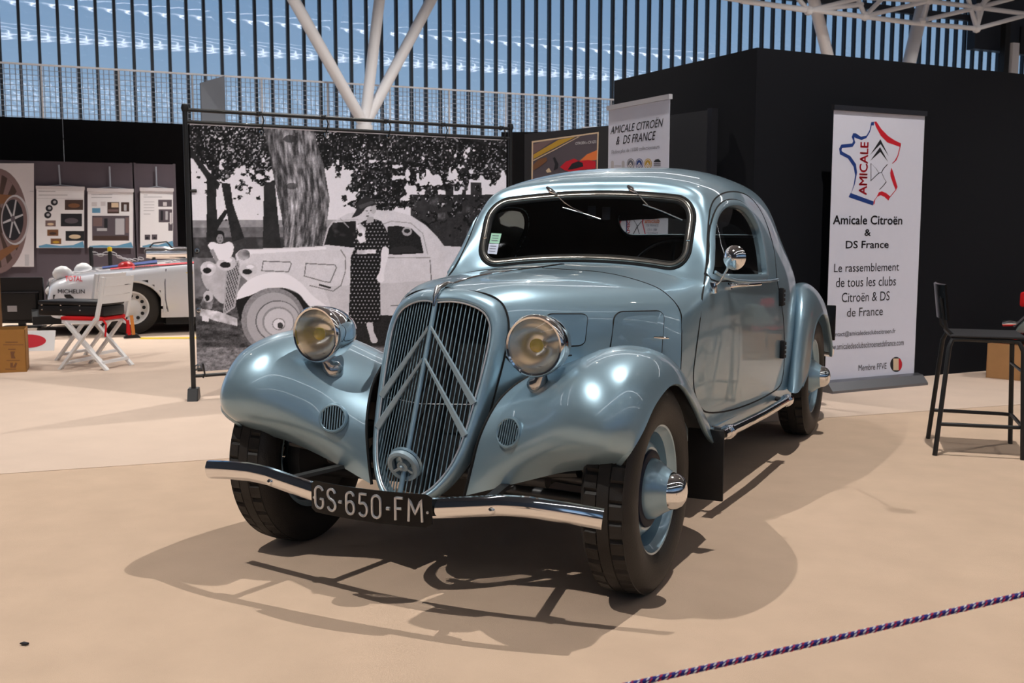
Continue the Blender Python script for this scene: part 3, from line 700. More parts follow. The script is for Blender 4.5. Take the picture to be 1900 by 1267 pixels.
# ---------------------------------------------------------------- bonnet
Hn = [
 [(0, -.085, .973), (.125, -.043, .956), (.187, -.028, .926), (.217, -.036, .876), (.228, -.055, .82), (.228, -.084, .75), (.221, -.124, .66), (.208, -.175, .54)],
 [(0, .13, .996), (.17, .14, .984), (.265, .15, .950), (.318, .15, .895), (.342, .15, .825), (.352, .15, .74), (.352, .14, .64), (.345, .13, .53)],
 [(0, .43, 1.008), (.215, .43, .996), (.365, .44, .955), (.440, .45, .905), (.473, .45, .840), (.486, .45, .75), (.490, .45, .65), (.49, .45, .53)],
 [(0, .735, 1.012), (.27, .735, .998), (.46, .735, .955), (.545, .735, .905), (.585, .735, .845), (.602, .695, .76), (.610, .665, .65), (.612, .638, .53)],
]
hg_ = net(Hn, 14, 8); hv = gridvf(hg_); hood_vf = weld(join(hv, mirror(hv)))
hood = cp('bonnet', hood_vf, 'car_paint', angle=180)
hood_bvh = BVHTree.FromPolygons([Vector(p) for p in hood_vf[0]], hood_vf[1])
cl = [(0, y, 0) for y in np.linspace(-.08, .98, 12)]
def top_of(y):
    for b_ in (hood_bvh, body_bvh):
        h = b_.ray_cast(Vector((0.0005, y, 2)), Vector((0, 0, -1)), 3)
        if h[0] and h[0].z < 1.2: return h[0].z
    return 1.0
cp('bonnet_strip', tube([(0, y, top_of(y)+.003) for y in np.linspace(-.06, .97, 30)], [.005]*29+[.002], 8), 'chrome', hood)
# gap between the bonnet and grille shell, bonnet and scuttle
e0 = hg_[0]; gap = [tuple(p) for p in e0]; gpts = [(-p[0], p[1], p[2]) for p in gap[::-1]]+gap[1:]
cp('bonnet_gap', tube(gpts, .0035, 6), 'black_gap', hood)
e1_ = hg_[-1]; gap = [(p[0]*1.001, p[1]+.002, p[2]+.0005) for p in e1_]; cp('bonnet_gap', tube([(-p[0], p[1], p[2]) for p in gap[::-1]]+gap[1:], .0022, 6), 'black_gap', hood)
low = [cast(hood_bvh, *p) for p in ((933, 560), (934, 600), (934, 640), (940, 662), (955, 671))]
def hoodpatch(name, corners, m, off=.0035, n=12, rr=.16):
    """panel laid on the bonnet side, pixel corners TL TR BR BL with rounded corners"""
    c = [np.array(p, float) for p in corners]; out = []
    for (u, v) in [((a+1)/2, (b+1)/2) for a, b in rrect(1, 1, rr*2, 5)]:
        p = (c[3]*(1-u)+c[2]*u)*(1-v)+(c[0]*(1-u)+c[1]*u)*v; h = cast(hood_bvh, *p, off)
        if h: out.append(h)
    pts = [h[0] for h in out]; k = len(pts); cc = sum(pts, Vector())/k; nn_ = sum([h[1] for h in out], Vector()).normalized()
    v = [tuple(p) for p in pts]+[tuple(p-nn_*.006) for p in pts]+[tuple(cc)]
    f = [(2*k, i, (i+1) % k) for i in range(k)]+[(i, k+i, k+(i+1) % k, (i+1) % k) for i in range(k)]
    o = cp(name, (v, f), m, hood, angle=30)
    cp('panel_gap', strip([p-nn_*.002 for p in pts], [(-.0028, -.004), (.0028, -.004), (.0028, .0008), (-.0028, .0008)], True, [h[1] for h in out]), 'black_gap', o) if False else cp('panel_gap', tube([p-nn_*.0025 for p in pts], .0032, 6, closed=True), 'black_gap', hood)
    return o
pn1 = hoodpatch('vent_door', [(1012, 583), (1090, 583), (1084, 640), (1012, 645)], 'car_paint')
pn2 = hoodpatch('vent_door', [(1140, 579), (1232, 577), (1226, 668), (1128, 672)], 'car_paint')
h1 = cast(hood_bvh, 1208, 626, .012); h2 = cast(hood_bvh, 1236, 628, .012)
if h1 and h2: cp('panel_handle', tube([h1[0], h1[0]*.5+h2[0]*.5+h1[1]*.004, h2[0]], [.003, .006, .003], 8), 'chrome', hood)
for nm in (pn1, pn2):
    mo = bpy.data.objects.new('vent_door', nm.data.copy()); mo.data.transform(Matrix.Scale(-1, 4, (1, 0, 0))); mo.data.flip_normals(); COL.objects.link(mo); mo.parent = hood; mo.matrix_parent_inverse = wm(hood).inverted()
# lower bonnet edge beside the headlamp
lo_pts = [h[0] for h in (cast(hood_bvh, *p, .001) for p in ((933, 600), (934, 640), (937, 660), (948, 672), (975, 671), (1010, 666), (1060, 659))) if h]
for s in (1, -1): cp('bonnet_gap', tube([(s*p.x, p.y, p.z) for p in lo_pts], .0030, 6), 'black_gap', hood)

# ---------------------------------------------------------------- front wings
FW = [
 [(.176, -.274, .317), (.35, -.248, .371), (.52, -.257, .427), (.64, -.275, .452), (.712, -.295, .480)],
 [(.196, -.262, .410), (.36, -.285, .460), (.54, -.345, .505), (.685, -.375, .530), (.757, -.332, .535)],
 [(.218, -.235, .520), (.38, -.272, .560), (.56, -.365, .615), (.715, -.375, .620), (.778, -.290, .590)],
 [(.250, -.150, .625), (.42, -.200, .680), (.58, -.285, .745), (.725, -.275, .730), (.783, -.190, .655)],
 [(.300, .000, .685), (.46, -.040, .745), (.60, -.090, .798), (.730, -.080, .772), (.783, -.030, .690)],
 [(.375, .180, .690), (.50, .155, .742), (.62, .130, .778), (.730, .130, .748), (.782, .120, .660)],
 [(.475, .400, .625), (.57, .375, .672), (.66, .345, .690), (.735, .320, .655), (.780, .290, .562)],
 [(.555, .630, .500), (.62, .605, .535), (.68, .570, .545), (.735, .530, .515), (.776, .470, .437)],
 [(.600, .860, .335), (.64, .845, .355), (.69, .810, .365), (.735, .760, .350), (.768, .700, .335)],
]
def fair(ctrl, su, sv, lam=1.0, wc=14.0):
    """thin-plate surface: exact along its border, close to the inner control points, smooth everywhere"""
    base = net(ctrl, su, sv); U, V = base.shape[:2]; n = U*V; ix = np.arange(n).reshape(U, V)
    A = np.zeros((n, n)); b = np.zeros((n, 3))
    def add(ids, cs, w):
        for i, ci in zip(ids, cs):
            for j, cj in zip(ids, cs): A[i, j] += w*ci*cj
    for i in range(U):
        for j in range(V):
            if 0 < i < U-1: add((ix[i-1, j], ix[i, j], ix[i+1, j]), (1, -2, 1), lam)
            if 0 < j < V-1: add((ix[i, j-1], ix[i, j], ix[i, j+1]), (1, -2, 1), lam)
            if i < U-1 and j < V-1: add((ix[i, j], ix[i+1, j], ix[i, j+1], ix[i+1, j+1]), (1, -1, -1, 1), 2*lam)
            edge = i in (0, U-1) or j in (0, V-1); w = 400.0 if edge else (wc if (i % su == 0 and j % sv == 0) else 0.0)
            if w: A[ix[i, j], ix[i, j]] += w; b[ix[i, j]] += w*base[i, j]
    return net(np.linalg.solve(A, b).reshape(U, V, 3), 2, 2)
def wing(name, ctrl, mir):
    g = fair(ctrl, 4, 5)
    lip = g[:, -1:].copy(); inn = lip*np.array([1, 1, 1])
    roll = np.concatenate([g, lip+np.array([.003, 0, -.006]), lip+np.array([-.004, 0, -.012]), lip+np.array([-.016, 0, -.006])], 1)
    vf = gridvf(roll)
    if mir: vf = mirror(vf)
    o = cp(name, vf, 'car_paint', angle=70)
    me = o.data; c = sum((p.normal.z*p.area for p in me.polygons))
    return o, vf, g
wings = {}
for nm, ctrl in (('front_wing', FW),):
    for mir in (False, True): wings[mir] = wing(nm, ctrl, mir)
wl_bvh = BVHTree.FromPolygons([Vector(p) for p in wings[False][1][0]], wings[False][1][1])
wr_bvh = BVHTree.FromPolygons([Vector(p) for p in wings[True][1][0]], wings[True][1][1])
RWc = [
 [(.69, 2.36, .35), (.715, 2.28, .34), (.745, 2.24, .335), (.768, 2.27, .335), (.778, 2.34, .36)],
 [(.69, 2.45, .50), (.715, 2.36, .50), (.750, 2.36, .50), (.772, 2.42, .48), (.780, 2.51, .43)],
 [(.685, 2.52, .69), (.715, 2.46, .71), (.750, 2.46, .71), (.773, 2.51, .66), (.780, 2.58, .55)],
 [(.66, 2.63, .81), (.700, 2.62, .85), (.742, 2.63, .83), (.772, 2.65, .76), (.780, 2.68, .655)],
 [(.60, 2.86, .85), (.665, 2.86, .872), (.728, 2.87, .845), (.767, 2.87, .78), (.780, 2.87, .70)],
 [(.56, 3.10, .81), (.640, 3.10, .83), (.710, 3.10, .80), (.760, 3.09, .74), (.778, 3.08, .672)],
 [(.53, 3.32, .70), (.610, 3.34, .71), (.690, 3.33, .69), (.750, 3.29, .64), (.775, 3.24, .57)],
 [(.51, 3.52, .55), (.600, 3.56, .56), (.680, 3.55, .54), (.740, 3.47, .51), (.772, 3.34, .48)],
 [(.51, 3.60, .40), (.600, 3.66, .40), (.680, 3.64, .40), (.735, 3.54, .40), (.770, 3.36, .41)],
]
for mir in (False, True): wing('rear_wing', RWc, mir)
# black rubber beading between wings and body
for mir in (False, True):
    g = wings[mir][2]; s = -1 if mir else 1
    cp('wing_beading', tube([(s*p[0], p[1], p[2]) for p in g[:, 0]], .005, 6), 'black_gap', wings[mir][0])
    # black sheet added under the wing to block light
    g2 = wings[mir][2][::2, ::2]; d_u = np.gradient(g2, axis=0); d_v = np.gradient(g2, axis=1); n2 = np.cross(d_u, d_v); n2 /= np.linalg.norm(n2, axis=2, keepdims=True)
    if n2[..., 2].mean() < 0: n2 = -n2
    vf = gridvf(g2[1:, :-1]-n2[1:, :-1]*.014); cp('wing_light_block', mirror(vf) if mir else vf, 'under_black', wings[mir][0])
# fender vents
def on_wing(bvh, px, py, off=0): return cast(bvh, px, py, off)
for bvh, c, par in ((wl_bvh, (946, 803), wings[False][0]), (wr_bvh, (619, 776), wings[True][0])):
    h = on_wing(bvh, *c)
    if not h: continue
    n = h[1]; n = Vector((n.x*.7, n.y, n.z*.8)).normalized(); h = (h[0]+n*.006, h[1]); u = n.cross(Vector((0, 0, 1))).normalized(); v_ = u.cross(n); mm = Matrix(((u.x, -n.x, v_.x, h[0].x), (u.y, -n.y, v_.y, h[0].y), (u.z, -n.z, v_.z, h[0].z), (0, 0, 0, 1)))
    vent = cp('wing_vent', xf(lathe([(.041, .004), (.041, -.004), (.044, -.007), (.049, -.006), (.052, .002)], 36, 'y'), mm), 'car_paint', par)
    cp('vent_hole', xf(lathe([(0, -.0015), (.042, -.0015)], 36, 'y'), mm), 'black_gap', par)
    for k in range(-4, 5):
        xk = k*.0092; hh = math.sqrt(.041**2-xk*xk); cp('vent_bar', xf(beam((xk, -.004, -hh), (xk, -.004, hh), .0034, .005, (0, 1, 0)), mm), 'car_paint', par, smooth=False)

# ---------------------------------------------------------------- headlamps
def headlamp(s):
    c = (s*.41, -.245, .811); mm = T(*c) @ RZ(s*math.radians(2))
    o = cp('headlamp', xf(lathe([(.090, .0), (.094, .0), (.0955, .012), (.0950, .035), (.091, .07), (.080, .11), (.060, .150), (.034, .176), (0, .184)], 48, 'y'), mm), 'chrome')
    cp('lamp_rim', xf(lathe([(.084, -.002), (.086, -.010), (.092, -.012), (.0975, -.006), (.0985, .008), (.096, .018)], 48, 'y'), mm), 'chrome', o)
    cp('reflector', xf(lathe([(.086, .0), (.080, .022), (.066, .048), (.045, .070), (.022, .083), (0, .088)], 48, 'y'), mm), 'reflector', o)
    cp('bulb', xf(lathe([(0, -.004), (.013, -.001), (.0215, .010), (.0215, .021), (.013, .034), (0, .038)], 24, 'y'), mm), 'bulb_yellow', o); cp('bulb_socket', xf(lathe([(.009, .034), (.010, .05), (.010, .087)], 16, 'y'), mm), 'chrome', o)
    cp('lens', xf(lathe([(.0865, -.004), (.07, -.014), (.045, -.022), (.02, -.026), (0, -.027)], 48, 'y'), mm), 'lens_glass', o)
    p = Vector(c)
    st = tube([(p.x, p.y+.055, p.z-.070), (p.x, p.y+.052, p.z-.098), (p.x-s*.004, p.y+.058, p.z-.114), (p.x-s*.018, p.y+.066, p.z-.128), (p.x-s*.036, p.y+.072, p.z-.142), (p.x-s*.048, p.y+.074, p.z-.150)], [.016, .018, .025, .034, .029, .010], 16)
    cp('lamp_stalk', st, 'dull_chrome', o)
headlamp(1); headlamp(-1)

# ---------------------------------------------------------------- bumper and number plate
bx = np.linspace(-.716, .716, 49)
def by(x): return -.532+.084*(abs(x)/.716)**2.0
def bz(x): a = abs(x); return float(np.interp(a, [0, .2, .3, .42, .5, .62, .716], [.338, .342, .356, .372, .374, .364, .352]))
bzs = spl([(x, bz(x)) for x in bx], 1)
bp_ = [(x, by(x), bz(x)) for x in bx]
prof = [(-.031, .004), (-.029, .012), (-.012, .020), (.004, .022), (.020, .019), (.030, .011), (.032, .003), (.028, .003), (.018, .010), (0, .013), (-.018, .010), (-.027, .003)]
ups = [(0.18*x/.7, -1, 0) for x in bx]
bumper = cp('front_bumper', strip(bp_, prof, False, ups), 'chrome', angle=50)
for x in (-.40, .40): cp('bumper_bolt', xf(lathe([(0, -.030), (.008, -.028), (.012, -.018), (.012, -.01)], 16, 'y'), T(x, by(x), bz(x)-.012)), 'chrome', bumper)
for s in (1, -1): cp('bumper_iron', beam((s*.36, -.52, .365), (s*.30, -.18, .36), .03, .012), 'dark_metal', bumper, smooth=False); cp('bumper_iron', beam((s*.42, by(.42)+.0, .372), (s*.36, -.50, .365), .035, .012), 'dark_metal', bumper, smooth=False)
PW, PZ = .217, .340
def py_(x): return -.580+.026*(x/PW)**2
pl_out = rrect(PW, .050, .010, 4)
def plate_mesh():
    n = 24; v = []; f = []
    xs = np.linspace(-PW, PW, n+1)
    for x in xs:
        r_ = .010; e = max(0, abs(x)-(PW-r_)); hh = .050-(r_-math.sqrt(max(0, r_*r_-e*e)))
        for dz, dy in ((-hh, 0), (hh, 0), (hh, .003), (-hh, .003)): v.append((x, py_(x)+dy, PZ+dz))
    for i in range(n):
        for k in range(4): f.append((i*4+k, i*4+(k+1) % 4, i*4+4+(k+1) % 4, i*4+4+k))
    f += [(0, 1, 2, 3), (n*4+3, n*4+2, n*4+1, n*4)]; return v, f
plate = cp('number_plate', plate_mesh(), 'plate_black', angle=40)
plate['label'] = 'curved black number plate reading GS-650-FM'
def arc(cx, cy, rx, ry, a0, a1, n=10): return [(cx+rx*math.cos(math.radians(a0+(a1-a0)*k/n)), cy+ry*math.sin(math.radians(a0+(a1-a0)*k/n))) for k in range(n+1)]
GL = {'G': [arc(.5, .76, .42, .24, 20, 180)+arc(.5, .24, .42, .24, 180, 360)+[(.92, .44), (.62, .44)]],
      'S': [arc(.5, .76, .40, .24, 15, 180, 8)+[(.12, .68), (.30, .55), (.70, .46), (.90, .32)]+arc(.5, .24, .40, .24, 0, -165, 8)],
      '6': [[(.86, .84)]+arc(.5, .78, .40, .22, 30, 180, 8)+arc(.5, .26, .40, .26, 180, 360, 10)+arc(.5, .34, .40, .24, 0, 170, 8)],
      '5': [[(.86, 1), (.20, 1), (.16, .56)]+arc(.48, .30, .42, .30, 110, -150, 12)],
      '0': [arc(.5, .76, .40, .24, 0, 180, 8)+arc(.5, .24, .40, .24, 180, 360, 8)+[(.90, .76)]],
      'F': [[(.14, 0), (.14, 1), (.86, 1)], [(.14, .52), (.70, .52)]],
      'M': [[(.04, 0), (.10, 1), (.50, .34), (.90, 1), (.96, 0)]], '-': [[(.1, .48), (.9, .48)]]}
for ch, fx, w_ in (('G', .085, .040), ('S', .205, .038), ('-', .290, .014), ('6', .375, .036), ('5', .485, .036), ('0', .592, .036), ('-', .685, .014), ('F', .768, .034), ('M', .885, .046)):
    x0 = -PW+2*PW*fx-w_/2; parts = []
    for line in GL[ch]:
        ln2 = [(p[0]+(q[0]-p[0])*k/5, p[1]+(q[1]-p[1])*k/5) for p, q in zip(line[:-1], line[1:]) for k in range(5)]+[line[-1]]
        pts = [(x0+a*w_, py_(x0+a*w_)-.0016, PZ-.034+b*.068) for a, b in ln2]
        parts.append(tube(pts, .0042 if ch != '-' else .0055, 8))
    cp('plate_character', join(*parts), 'plate_silver', plate)
for s in (1, -1): cp('plate_screw', xf(lathe([(0, -.004), (.004, -.003), (.0045, .002)], 10, 'y'), T(s*.204, py_(.204), PZ-.004)), 'plate_silver', plate)

# ---------------------------------------------------------------- wheels
def tyre_vf():
    N = 216; base = [(.202, -.058), (.214, -.072), (.245, -.082), (.280, -.084), (.308, -.079), (.322, -.070), (.330, -.062)]
    hs = [-.0615, -.058, -.050, -.040, -.030, -.022, -.0205, -.018, -.010, 0.0, .010, .018, .0205, .022, .030, .040, .050, .058, .0615]
    v = []; prof_n = None; f = []
    for k in range(N):
        a = 2*PI*k/N; row = []
        for r, h in base: row.append((r, h))
        for i, h in enumerate(hs):
            crown = .3385-.0045*(h/.06)**2; r = crown
            ah = abs(h)
            if .0200 < ah < .0215: r -= .004
            elif .0215 <= ah <= .060:
                ph = (k+(3 if h > 0 else 0)) % 6
                if ph == 0: r -= .009
                elif ph == 3 and ah > .03: r -= .003
            elif ah < .012 and k % 12 == 0: r -= .002
            row.append((r, h))
        for r, h in base[::-1]: row.append((r, -h))
        prof_n = len(row)
        for r, h in row: v.append((h, r*math.cos(a), r*math.sin(a)))
    for k in range(N):
        j = (k+1) % N
        for i in range(prof_n-1): f.append((k*prof_n+i, k*prof_n+i+1, j*prof_n+i+1, j*prof_n+i))
    return v, f
ty_me = fixn(mesh(tyre_vf(), True, 35, 'tyre'))
def lm(prof, nm, n=64): return fixn(mesh(lathe(prof, n, 'x'), True, 35, nm))
rim_me = lm([(.196, -.064), (.212, -.062), (.205, -.050), (.186, -.045), (.180, .0), (.184, .040), (.197, .052), (.203, .064), (.209, .066), (.2125, .060)], 'rim')
disc_me = lm([(.183, -.002), (.172, -.004), (.160, .010), (.145, .030), (.134, .036), (.124, .034)], 'disc')
navy_me = lm([(.126, .0345), (.124, .042), (.112, .046), (.098, .044)], 'ring')
hub_me = lm([(.100, .040), (.099, .048), (.094, .064), (.084, .078), (.074, .090), (.066, .104), (.062, .112), (.058, .113)], 'hub')
cap_me = lm([(.061, .110), (.060, .116), (.056, .132), (.046, .147), (.030, .157), (.012, .161), (0, .1615)], 'cap')
for me, m_ in ((ty_me, 'rubber'), (rim_me, 'car_paint'), (disc_me, 'car_paint'), (navy_me, 'navy'), (hub_me, 'car_paint'), (cap_me, 'chrome')): me.materials.append(M[m_])
for (x, y, rz) in ((.67, 0, 0), (-.67, 0, PI), (.67, 2.91, 0), (-.67, 2.91, PI)):
    o = bpy.data.objects.new('tyre', ty_me); COL.objects.link(o); o.parent = car; o.matrix_parent_inverse = wm(car).inverted(); o.location = (x, y, .3375); o.rotation_euler = (0, 0, rz)
    for nm, me in (('wheel_rim', rim_me), ('wheel_disc', disc_me), ('hub_ring', navy_me), ('hub', hub_me), ('hub_cap', cap_me)):
        c = bpy.data.objects.new(nm, me); COL.objects.link(c); c.parent = o

# ---------------------------------------------------------------- running tubes, mud flap, chassis
for s in (1, -1):
    a, b = Vector((s*.70, 1.0, .338)), Vector((s*.752, 2.10, .322)); rt = cp('step_tube', tube([a+(a-b)*.02, a, a*.5+b*.5+Vector((s*.012, 0, 0)), b, b+(b-a)*.02], .022, 16), 'chrome')
    for t in (.06, .97): p = a.lerp(b, t); d = (b-a).normalized(); cp('tube_collar', tube([p-d*.016, p-d*.012, p+d*.012, p+d*.016], [.024, .031, .031, .024], 16), 'chrome', rt)
    for t in (.06, .97): p = a.lerp(b, t); cp('tube_bracket', tube([p, Vector((s*.55, p.y, p.z+.02))], .012, 8), 'dark_metal', rt)
    cp('mud_flap', rbox((s*.745-.068, .545, .175), (s*.745+.068, .555, .44), .004), 'under_black')
    cp('sill', beam((s*.615, .95, .325), (s*.685, 2.4, .325), .05, .05), 'car_paint', smooth=False)
    cp('suspension_arm', tube([(s*.16, -.06, .30), (s*.58, 0, .27)], .022, 10), 'dark_metal'); cp('suspension_arm', tube([(s*.2, .08, .44), (s*.56, .02, .46)], .018, 10), 'dark_metal')
    cp('drive_shaft', tube([(s*.12, 0, .36), (s*.60, 0, .3375)], .024, 12), 'dark_metal'); cp('drive_boot', xf(lathe([(.02, -.05), (.045, -.04), (.05, 0), (.04, .04), (.02, .05)], 18, 'x'), T(s*.30, 0, .35)), 'under_black')
    cp('brake_drum', xf(lathe([(.0, -.02), (.15, -.02), (.16, 0), (.16, .04), (0, .04)], 36, 'x'), T(s*.60-(.02 if s > 0 else 0), 0, .3375)), 'dark_metal'); cp('brake_drum', xf(lathe([(.0, -.02), (.15, -.02), (.16, 0), (.16, .04), (0, .04)], 36, 'x'), T(s*.60-(.02 if s > 0 else 0), 2.91, .3375)), 'dark_metal')
    cp('lever_damper', rbox((s*.36-.04, -.12, .42), (s*.36+.04, .02, .47), .01), 'dark_metal')
cp('engine_bay', rbox((-.20, -.08, .24), (.20, .9, .72), .03), 'under_black'); [cp('bay_side', box((x, .02, .30), (x+.04, .9, .66)), 'under_black', smooth=False) for x in (-.34, .30)]
cp('floor_pan', rbox((-.60, .55, .26), (.60, 3.3, .31), .02), 'under_black'); cp('rear_axle', tube([(-.6, 2.91, .33), (.6, 2.91, .33)], .035, 12), 'dark_metal')
cp('front_cross_tube', tube([(-.42, -.16, .37), (.42, -.16, .37)], .028, 12), 'dark_metal'); cp('wing_stay', tube([(-.55, -.22, .42), (-.2, -.12, .36)], .016, 8), 'dark_metal'); cp('wing_stay', tube([(.55, -.22, .42), (.2, -.12, .36)], .016, 8), 'dark_metal')
cp('bulkhead', rbox((-.52, .80, .31), (.52, .83, .86), .01), 'under_black')
cp('rear_bumper', tube([(-.70, 3.84, .37), (-.5, 3.90, .39), (0, 3.95, .40), (.5, 3.90, .39), (.70, 3.84, .37)], .03, 10), 'chrome')
rp_ = pl(1550, 600, 0, .70); cp('rear_plate', rbox((.60, 3.84, .45), (.715, 3.852, .68), .006), 'plate_black')

# ---------------------------------------------------------------- cabin interior
seat_b = rbox((-.56, 2.02, .42), (.56, 2.22, .98), .06, 3); cp('seat_back', seat_b, 'seat_leather'); cp('seat_cushion', rbox((-.56, 1.55, .36), (.56, 2.06, .56), .06, 3), 'seat_leather')
cp('rear_shelf', rbox((-.56, 2.45, .80), (.56, 3.02, .84), .01), 'seat_leather'); cp('dashboard', rbox((-.55, 1.10, .80), (.55, 1.24, .97), .03, 3), 'under_black')
sw = cp('steering_wheel', xf(tube([(.20*math.cos(a), .20*math.sin(a), 0) for a in np.linspace(0, 2*PI, 48, endpoint=False)], .011, 10, closed=True), T(.30, 1.50, .94) @ RX(math.radians(62))), 'bakelite')
for a in (90, 210, 330): cp('wheel_spoke', xf(tube([(0, 0, -.02), (.2*math.cos(math.radians(a)), .2*math.sin(math.radians(a)), 0)], .008, 8), T(.30, 1.50, .94) @ RX(math.radians(62))), 'bakelite', sw)
cp('steering_column', tube([(.30, 1.50, .93), (.30, 1.15, .74)], .02, 10), 'bakelite')
for p in ((1098, 394), (1125, 396)):
    c = pl(*p, 1, 1.45); cp('sun_visor', rbox((c[0]-.021, 1.445, c[2]-.030), (c[0]+.021, 1.455, c[2]+.030), .008), 'alu_dark')
# wipers
gl_bvh = body_bvh
def wcast(p, off): return cast(body_bvh, *Zw(p), off)[0]
for pts, blade in (([(605, 85), (640, 125), (680, 145)], None), ([(1270, 75), (1300, 110), (1335, 135)], None)):
    cp('wiper_motor_cap', tube([wcast(p, .018) for p in pts], [.006, .013, .006], 12), 'chrome')
for arm, blade in (([(660, 135), (750, 215), (820, 262), (900, 298)], [(735, 252), (890, 295), (1048, 348)]), ([(1325, 120), (1380, 180), (1440, 242)], [(1395, 228), (1550, 282), (1722, 357)])):
    w_ = cp('wiper_arm', tube([wcast(p, .022) for p in arm], .0022, 8), 'chrome'); cp('wiper_blade', tube([wcast(p, .014) for p in blade], .0032, 8), 'dull_chrome', w_)
# stickers on the screen
for q, m_ in ((((142, 455), (225, 458), (205, 540), (125, 535)), 'sticker_green'), (((122, 540), (203, 543), (185, 628), (108, 622)), 'sticker_white')):
    v = [tuple(Vector(wcast(p, .003))) for p in q]; st = cp('windscreen_sticker', (v, [(0, 1, 2, 3)]), m_, wsf, smooth=False)
    a = [Vector(x) for x in v]
    for k in range(3):
        t = .2+.25*k; l0, l1 = a[0].lerp(a[3], t), a[1].lerp(a[2], t); l2, l3 = a[0].lerp(a[3], t+.06), a[1].lerp(a[2], t+.06); n_ = Vector((0, -.001, 0))
        cp('sticker_line', ([tuple(l0.lerp(l1, .15)+n_), tuple(l0.lerp(l1, .8)+n_), tuple(l2.lerp(l3, .8)+n_), tuple(l2.lerp(l3, .15)+n_)], [(0, 1, 2, 3)]), 'ink_grey', wsf, smooth=False)
for p in ((95, 497), (1765, 519)):
    c = cast(body_bvh, *Zw(p), .012); cp('frame_clip', tube([c[0]-Vector((.008, 0, 0)), c[0]+Vector((.008, 0, 0))], .004, 8), 'chrome', wsf)
# mirror on the driver's door
mb = cast(body_bvh, 1320, 533, .012)[0]; mc = Vector(pl(1362, 478, 0, .80))
mir = cp('door_mirror', xf(lathe([(0, -.022), (.012, -.021), (.03, -.015), (.042, -.004), (.046, .004), (.044, .008), (0, .008)], 36, 'y'), T(*mc) @ RZ(math.radians(-12))), 'chrome')
cp('mirror_arm', tube([mb, mb+Vector((.025, 0, .02)), mb.lerp(mc, .55)+Vector((.012, 0, .01)), mc+Vector((-.016, -.022, .006))], .0045, 10), 'chrome', mir)
cp('mirror_bracket', rbox(tuple(mb-Vector((.012, .018, .030))), tuple(mb+Vector((.012, .018, .018))), .004), 'chrome', mir); cp('mirror_ball', xf(lathe([(0, -.008), (.006, -.006), (.008, 0), (.006, .006), (0, .008)], 12, 'y'), T(*(mc+Vector((-.016, -.022, .006))))), 'chrome', mir)
# door furniture: sill strip, handle, hinges
st_ = [cast(body_bvh, *p, .008) for p in ((1324, 506), (1340, 516), (1365, 521), (1395, 523), (1425, 522), (1440, 519))]
cp('sill_strip', tube([h[0] for h in st_], .0075, 10), 'car_paint', door_l)
hd = [cast(body_bvh, *p, o_2) for p, o_2 in (((1352, 531), .006), ((1356, 531), .028), ((1375, 530), .032), ((1398, 528), .030))]
cp('door_handle', tube([h[0] for h in hd], [.010, .008, .007, .009], 10), 'chrome', door_l); cp('handle_base', tube([hd[0][0]-hd[0][1]*.006, hd[0][0]+hd[0][1]*.006], .016, 16), 'chrome', door_l)
for (x, y) in ((1446, 551), (1448, 648)):
    h = cast(body_bvh, x, y, .010)
    hg2 = cp('hinge', rbox(tuple(h[0]-Vector((.012, .014, .045))), tuple(h[0]+Vector((.012, .014, .045))), .005), 'under_black')
    for k in range(4): cp('hinge_knuckle', tube([h[0]+Vector((.010, .0, -.040+k*.021)), h[0]+Vector((.010, .0, -.026+k*.021))], .010, 10), 'dark_metal', hg2)
# ================================================================== roll-up banner at the right
rL, rR = pl(1530, 727, 2, 0)[:2], pl(1695, 712, 2, 0)[:2]; ru = (rR-rL)/np.linalg.norm(rR-rL); rn = np.array([ru[1], -ru[0]])
def rollup(label, A, Bp, top, rail='alu_dark'):
    A, Bp = np.array(A), np.array(Bp); u = (Bp-A)/np.linalg.norm(Bp-A); n = np.array([u[1], -u[0]]); L = np.linalg.norm(Bp-A)
    t = thing('rollup_banner', label, 'banner', (*((A+Bp)/2), 0))
    b = Board((A[0], A[1], 0), (u[0], u[1], 0), parent=t)
    v = [b.at(-.0, .07, 0), b.at(L, .07, 0), b.at(L, top-.03, 0), b.at(0, top-.03, 0)]
    obj('sheet', thick(([tuple(p) for p in v], [(0, 1, 2, 3)]), .002), 'sheet_white', t)
    prof_ = [(-.11, 0), (.11, 0), (.11, .02), (.06, .075), (.01, .085), (-.05, .075), (-.11, .02)]
    cas = []
    for e_ in (-.03, L+.03):
        for a, h in prof_: cas.append(tuple(np.array([*(A+u*e_+n*(a-.0)), h])))
    k = len(prof_); obj('cassette', (cas, [tuple(range(k-1, -1, -1)), tuple(range(k, 2*k))]+[(i, (i+1) % k, k+(i+1) % k, k+i) for i in range(k)]), 'alu', t)
    a3, b3 = A-u*.01, Bp+u*.01; obj('top_rail', beam((*a3, top-.012), (*b3, top-.012), .03, .035), rail, t)
    m_ = (A+Bp)/2-n*.04; obj('pole', tube([(*m_, .05), (*m_, top-.02)], .012, 8), 'alu', t)
    return t, b
rt1, b1 = rollup('tall white roll-up banner with a red and blue map of France by the black booth', rL+rn*.0, rR+rn*.0, 2.035)
def Y1(p): return (1500+p[0]/4.368, 190+p[1]/4.368)
def Yl(l): return [Y1(p) for p in l]
b1.band(Yl([(532, 157), (508, 160), (495, 225), (470, 268), (425, 278), (385, 250), (362, 250), (350, 280), (362, 312), (355, 332), (265, 342), (248, 375), (255, 420), (320, 455), (365, 520), (378, 590), (365, 670), (345, 735)]),
        Yl([(530, 187), (512, 186), (498, 240), (470, 288), (430, 305), (385, 290), (372, 282), (372, 300), (380, 325), (358, 360), (272, 370), (268, 385), (272, 398), (340, 435), (385, 500), (394, 570), (375, 665), (347, 735)]), 'ink_blue', name='map_ribbon')
